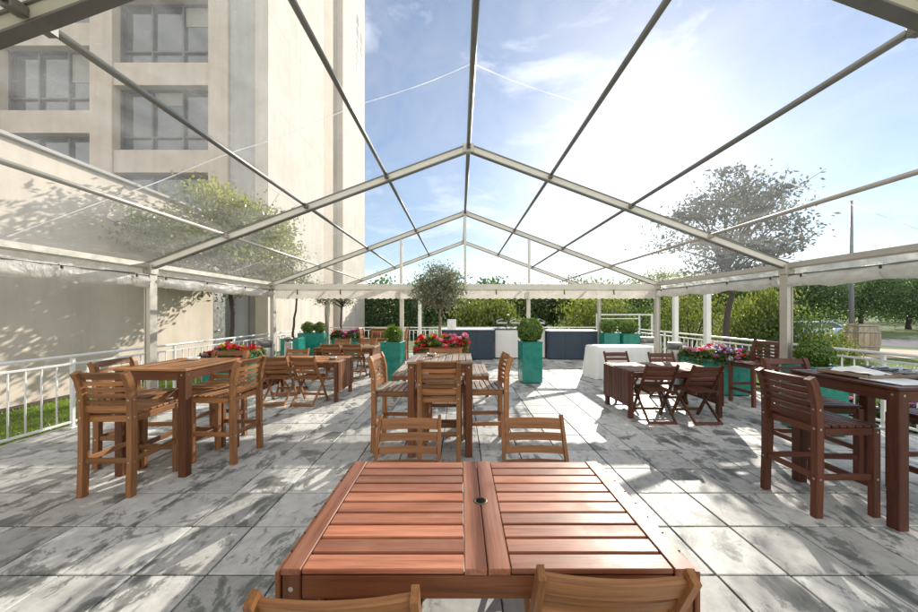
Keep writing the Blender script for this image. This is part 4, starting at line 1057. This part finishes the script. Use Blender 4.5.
# steel bins, ash bin
def steel_bin(x, y, label, r=.18, h=.98):
    t = thing('litter_bin', label, 'bin', (x, y, 0), 0, 'round steel bins')
    b = MB(); b.lathe([(r*.96, 0), (r, .02), (r, h*.78), (r*.97, h*.8)], 28); b.build('body', M['steel'], t)
    b = MB(); b.lathe([(r*1.03, h*.8), (r*1.04, h*.93), (r*.98, h*.95), (r*.7, h*.95), (r*.68, h*.9), (.0, h*.9)], 28); b.build('lid', M['alu_dark'], t)
    b = MB()
    for s in (-1, 1): b.tube([(s*r*1.0, 0, h*.62), (s*(r+.05), 0, h*.62), (s*(r+.05), 0, h*.7), (s*r, 0, h*.7)], .009, 6)
    b.build('handle', M['black'], t)
steel_bin(4.78, 7.1, 'shiny round steel bin behind the dark drop leaf table')
steel_bin(5.0, 8.6, 'round steel bin half hidden by the tent leg near the white cloth table', .17)
steel_bin(-4.55, 7.55, 'round steel bin behind the red and yellow flower trough', .17)
t = thing('ash_bin', 'slim grey standing ash bin beside the tent leg on the building side', 'ash bin', (-4.13, 7.75, 0))
b = MB(); b.lathe([(.14, 0), (.14, .02), (.09, .04), (.085, .86), (.088, .88)], 20); b.build('body', M['alu'], t)
b = MB(); b.lathe([(.045, .88), (.045, .94), (.095, .945), (.095, .975), (.02, 1.0), (0, 1.0)], 20); b.build('cap', M['alu_dark'], t)

# white frame at the far corner
t = thing('pergola_frame', 'small white open frame beyond the far box balls', 'frame', (5.6, 12.0-1.0, 0))
for sx, sy in ((-.75, .4), (.75, .4), (.75, -.35)):
    b = MB(); b.box((sx, sy, .74), (.05, .05, 1.48), 0, .004); b.build('post', M['white_post'], t)
b = MB(); b.beam((-.775, .4, 1.505), (.775, .4, 1.505), .05, .05); b.beam((.75, -.375, 1.505), (.75, .373, 1.505), .05, .05); b.beam((-.775, .4, 1.36), (.72, .4, 1.36), .03, .03); b.build('top_rail', M['white_post'], t)

# barrel
t = thing('barrel', 'big weathered wooden barrel standing on the lawn beyond the railing', 'barrel', (15.8, 12.7, gz(15.8, 12.7)))
b = MB(); n = 22; H = 1.16
for k in range(n):
    a0, a1 = 2*math.pi*k/n+.008, 2*math.pi*(k+1)/n-.008; vs, F, g = [], [], []
    for i in range(9):
        f = i/8; r = .43+.075*math.sin(math.pi*f); z = H*f
        for rr_, aa in ((r, a0), (r, a1), (r-.03, a1), (r-.03, a0)): vs.append((rr_*math.cos(aa), rr_*math.sin(aa), z)); g.append((z, rr_*aa*.5, rr_))
    for i in range(8):
        for q in range(4): F.append([i*4+q, i*4+(q+1) % 4, (i+1)*4+(q+1) % 4, (i+1)*4+q])
    F.append([32, 33, 34, 35]); F.append([3, 2, 1, 0]); b.add(vs, F, 0, g)
b.build('staves', M['barrel'], t)
for f in (.06, .27, .73, .94):
    b = MB(); r = .43+.075*math.sin(math.pi*f)+.003; z = H*f; b.lathe([(r, z-.025), (r+.008, z-.025), (r+.008, z+.025), (r, z+.025)], 44); b.build('hoop', M['alu_dark'], t)
b = MB(); b.lathe([(.41, H-.08), (.41, H-.05), (0, H-.05)], 30); b.build('head', M['barrel'], t)
t = thing('pole', 'tall thin grey pole on the grass behind the barrel', 'pole', (16.9, 13.9, gz(16.9, 13.9)))
b = MB(); b.tube([(0, 0, 0), (0, 0, 2), (0, 0, 6.4)], [.085, .08, .04], 12); b.build('shaft', M['pole_grey'], t)
b = MB(); b.lathe([(.2, 0), (.2, .03), (.1, .05), (.1, .25)], 14); b.build('base', M['alu_dark'], t)
b = MB(); b.lathe([(.04, 6.4), (.045, 6.41), (.045, 6.45), (0, 6.46)], 14); b.build('cap', M['alu_dark'], t)

# car
cx, cyy = 25.5, 23.4; t = thing('parked_car', 'pale blue car parked across the road behind yellow bushes', 'car', (cx, cyy, gz(cx, cyy)+.014), 0)
side = [(-2.1, .3), (-2.13, .62), (-2.05, .85), (-1.35, .95), (-.72, 1.38), (-.3, 1.47), (.75, 1.47), (1.45, 1.12), (1.95, 1.03), (2.1, .8), (2.1, .34)]
b = MB(); n = len(side); W = .86
vs = []
for yy, ins in ((-W, 0), (W, 0)):
    for x, z in side: vs.append((x, yy*(1-.16*max(0, (z-.9)/.57)), z))
F = [[i, (i+1) % n, n+(i+1) % n, n+i] for i in range(n)]+[list(range(n))[::-1], [n+i for i in range(n)]]
b.add(vs, F, 0, None, .5); b.build('body', M['car'], t)
for s in (-1, 1):
    b = MB(); q = lambda x, z: (x, s*(W*(1-.16*max(0, (z-.9)/.57))+.004), z)
    b.add([q(-1.12, .99), q(-.15, .99), q(-.15, 1.39), q(-.62, 1.36)], [[0, 1, 2, 3]]); b.add([q(-.08, .99), q(1.42, 1.02), q(.78, 1.39), q(-.08, 1.39)], [[0, 1, 2, 3]]); b.build('side_window', M['carglass'], t)
b = MB(); b.add([(-1.3, -.72, .99), (-1.3, .72, .99), (-.755, .66, 1.365), (-.755, -.66, 1.365)], [[0, 1, 2, 3]])
for v in range(len(b.v)): b.v[v] = (b.v[v][0]-.012, b.v[v][1], b.v[v][2]+.006)
b.build('windscreen', M['carglass'], t)
for sx in (-1.32, 1.28):
    for s in (-1, 1):
        b = MB(); b.tube([(sx, s*.70, .31), (sx, s*.89, .31)], .31, 20); w_ = b.build('wheel', M['rubber'], t)
        b = MB(); b.tube([(sx, s*.885, .31), (sx, s*.897, .31)], .19, 16); b.build('rim', M['alu'], w_)
for s in (-1, 1):
    b = MB(); b.box((-2.105, s*.6, .70), (.06, .34, .12), 0, .02); b.build('headlight', M['counter_white'], t)
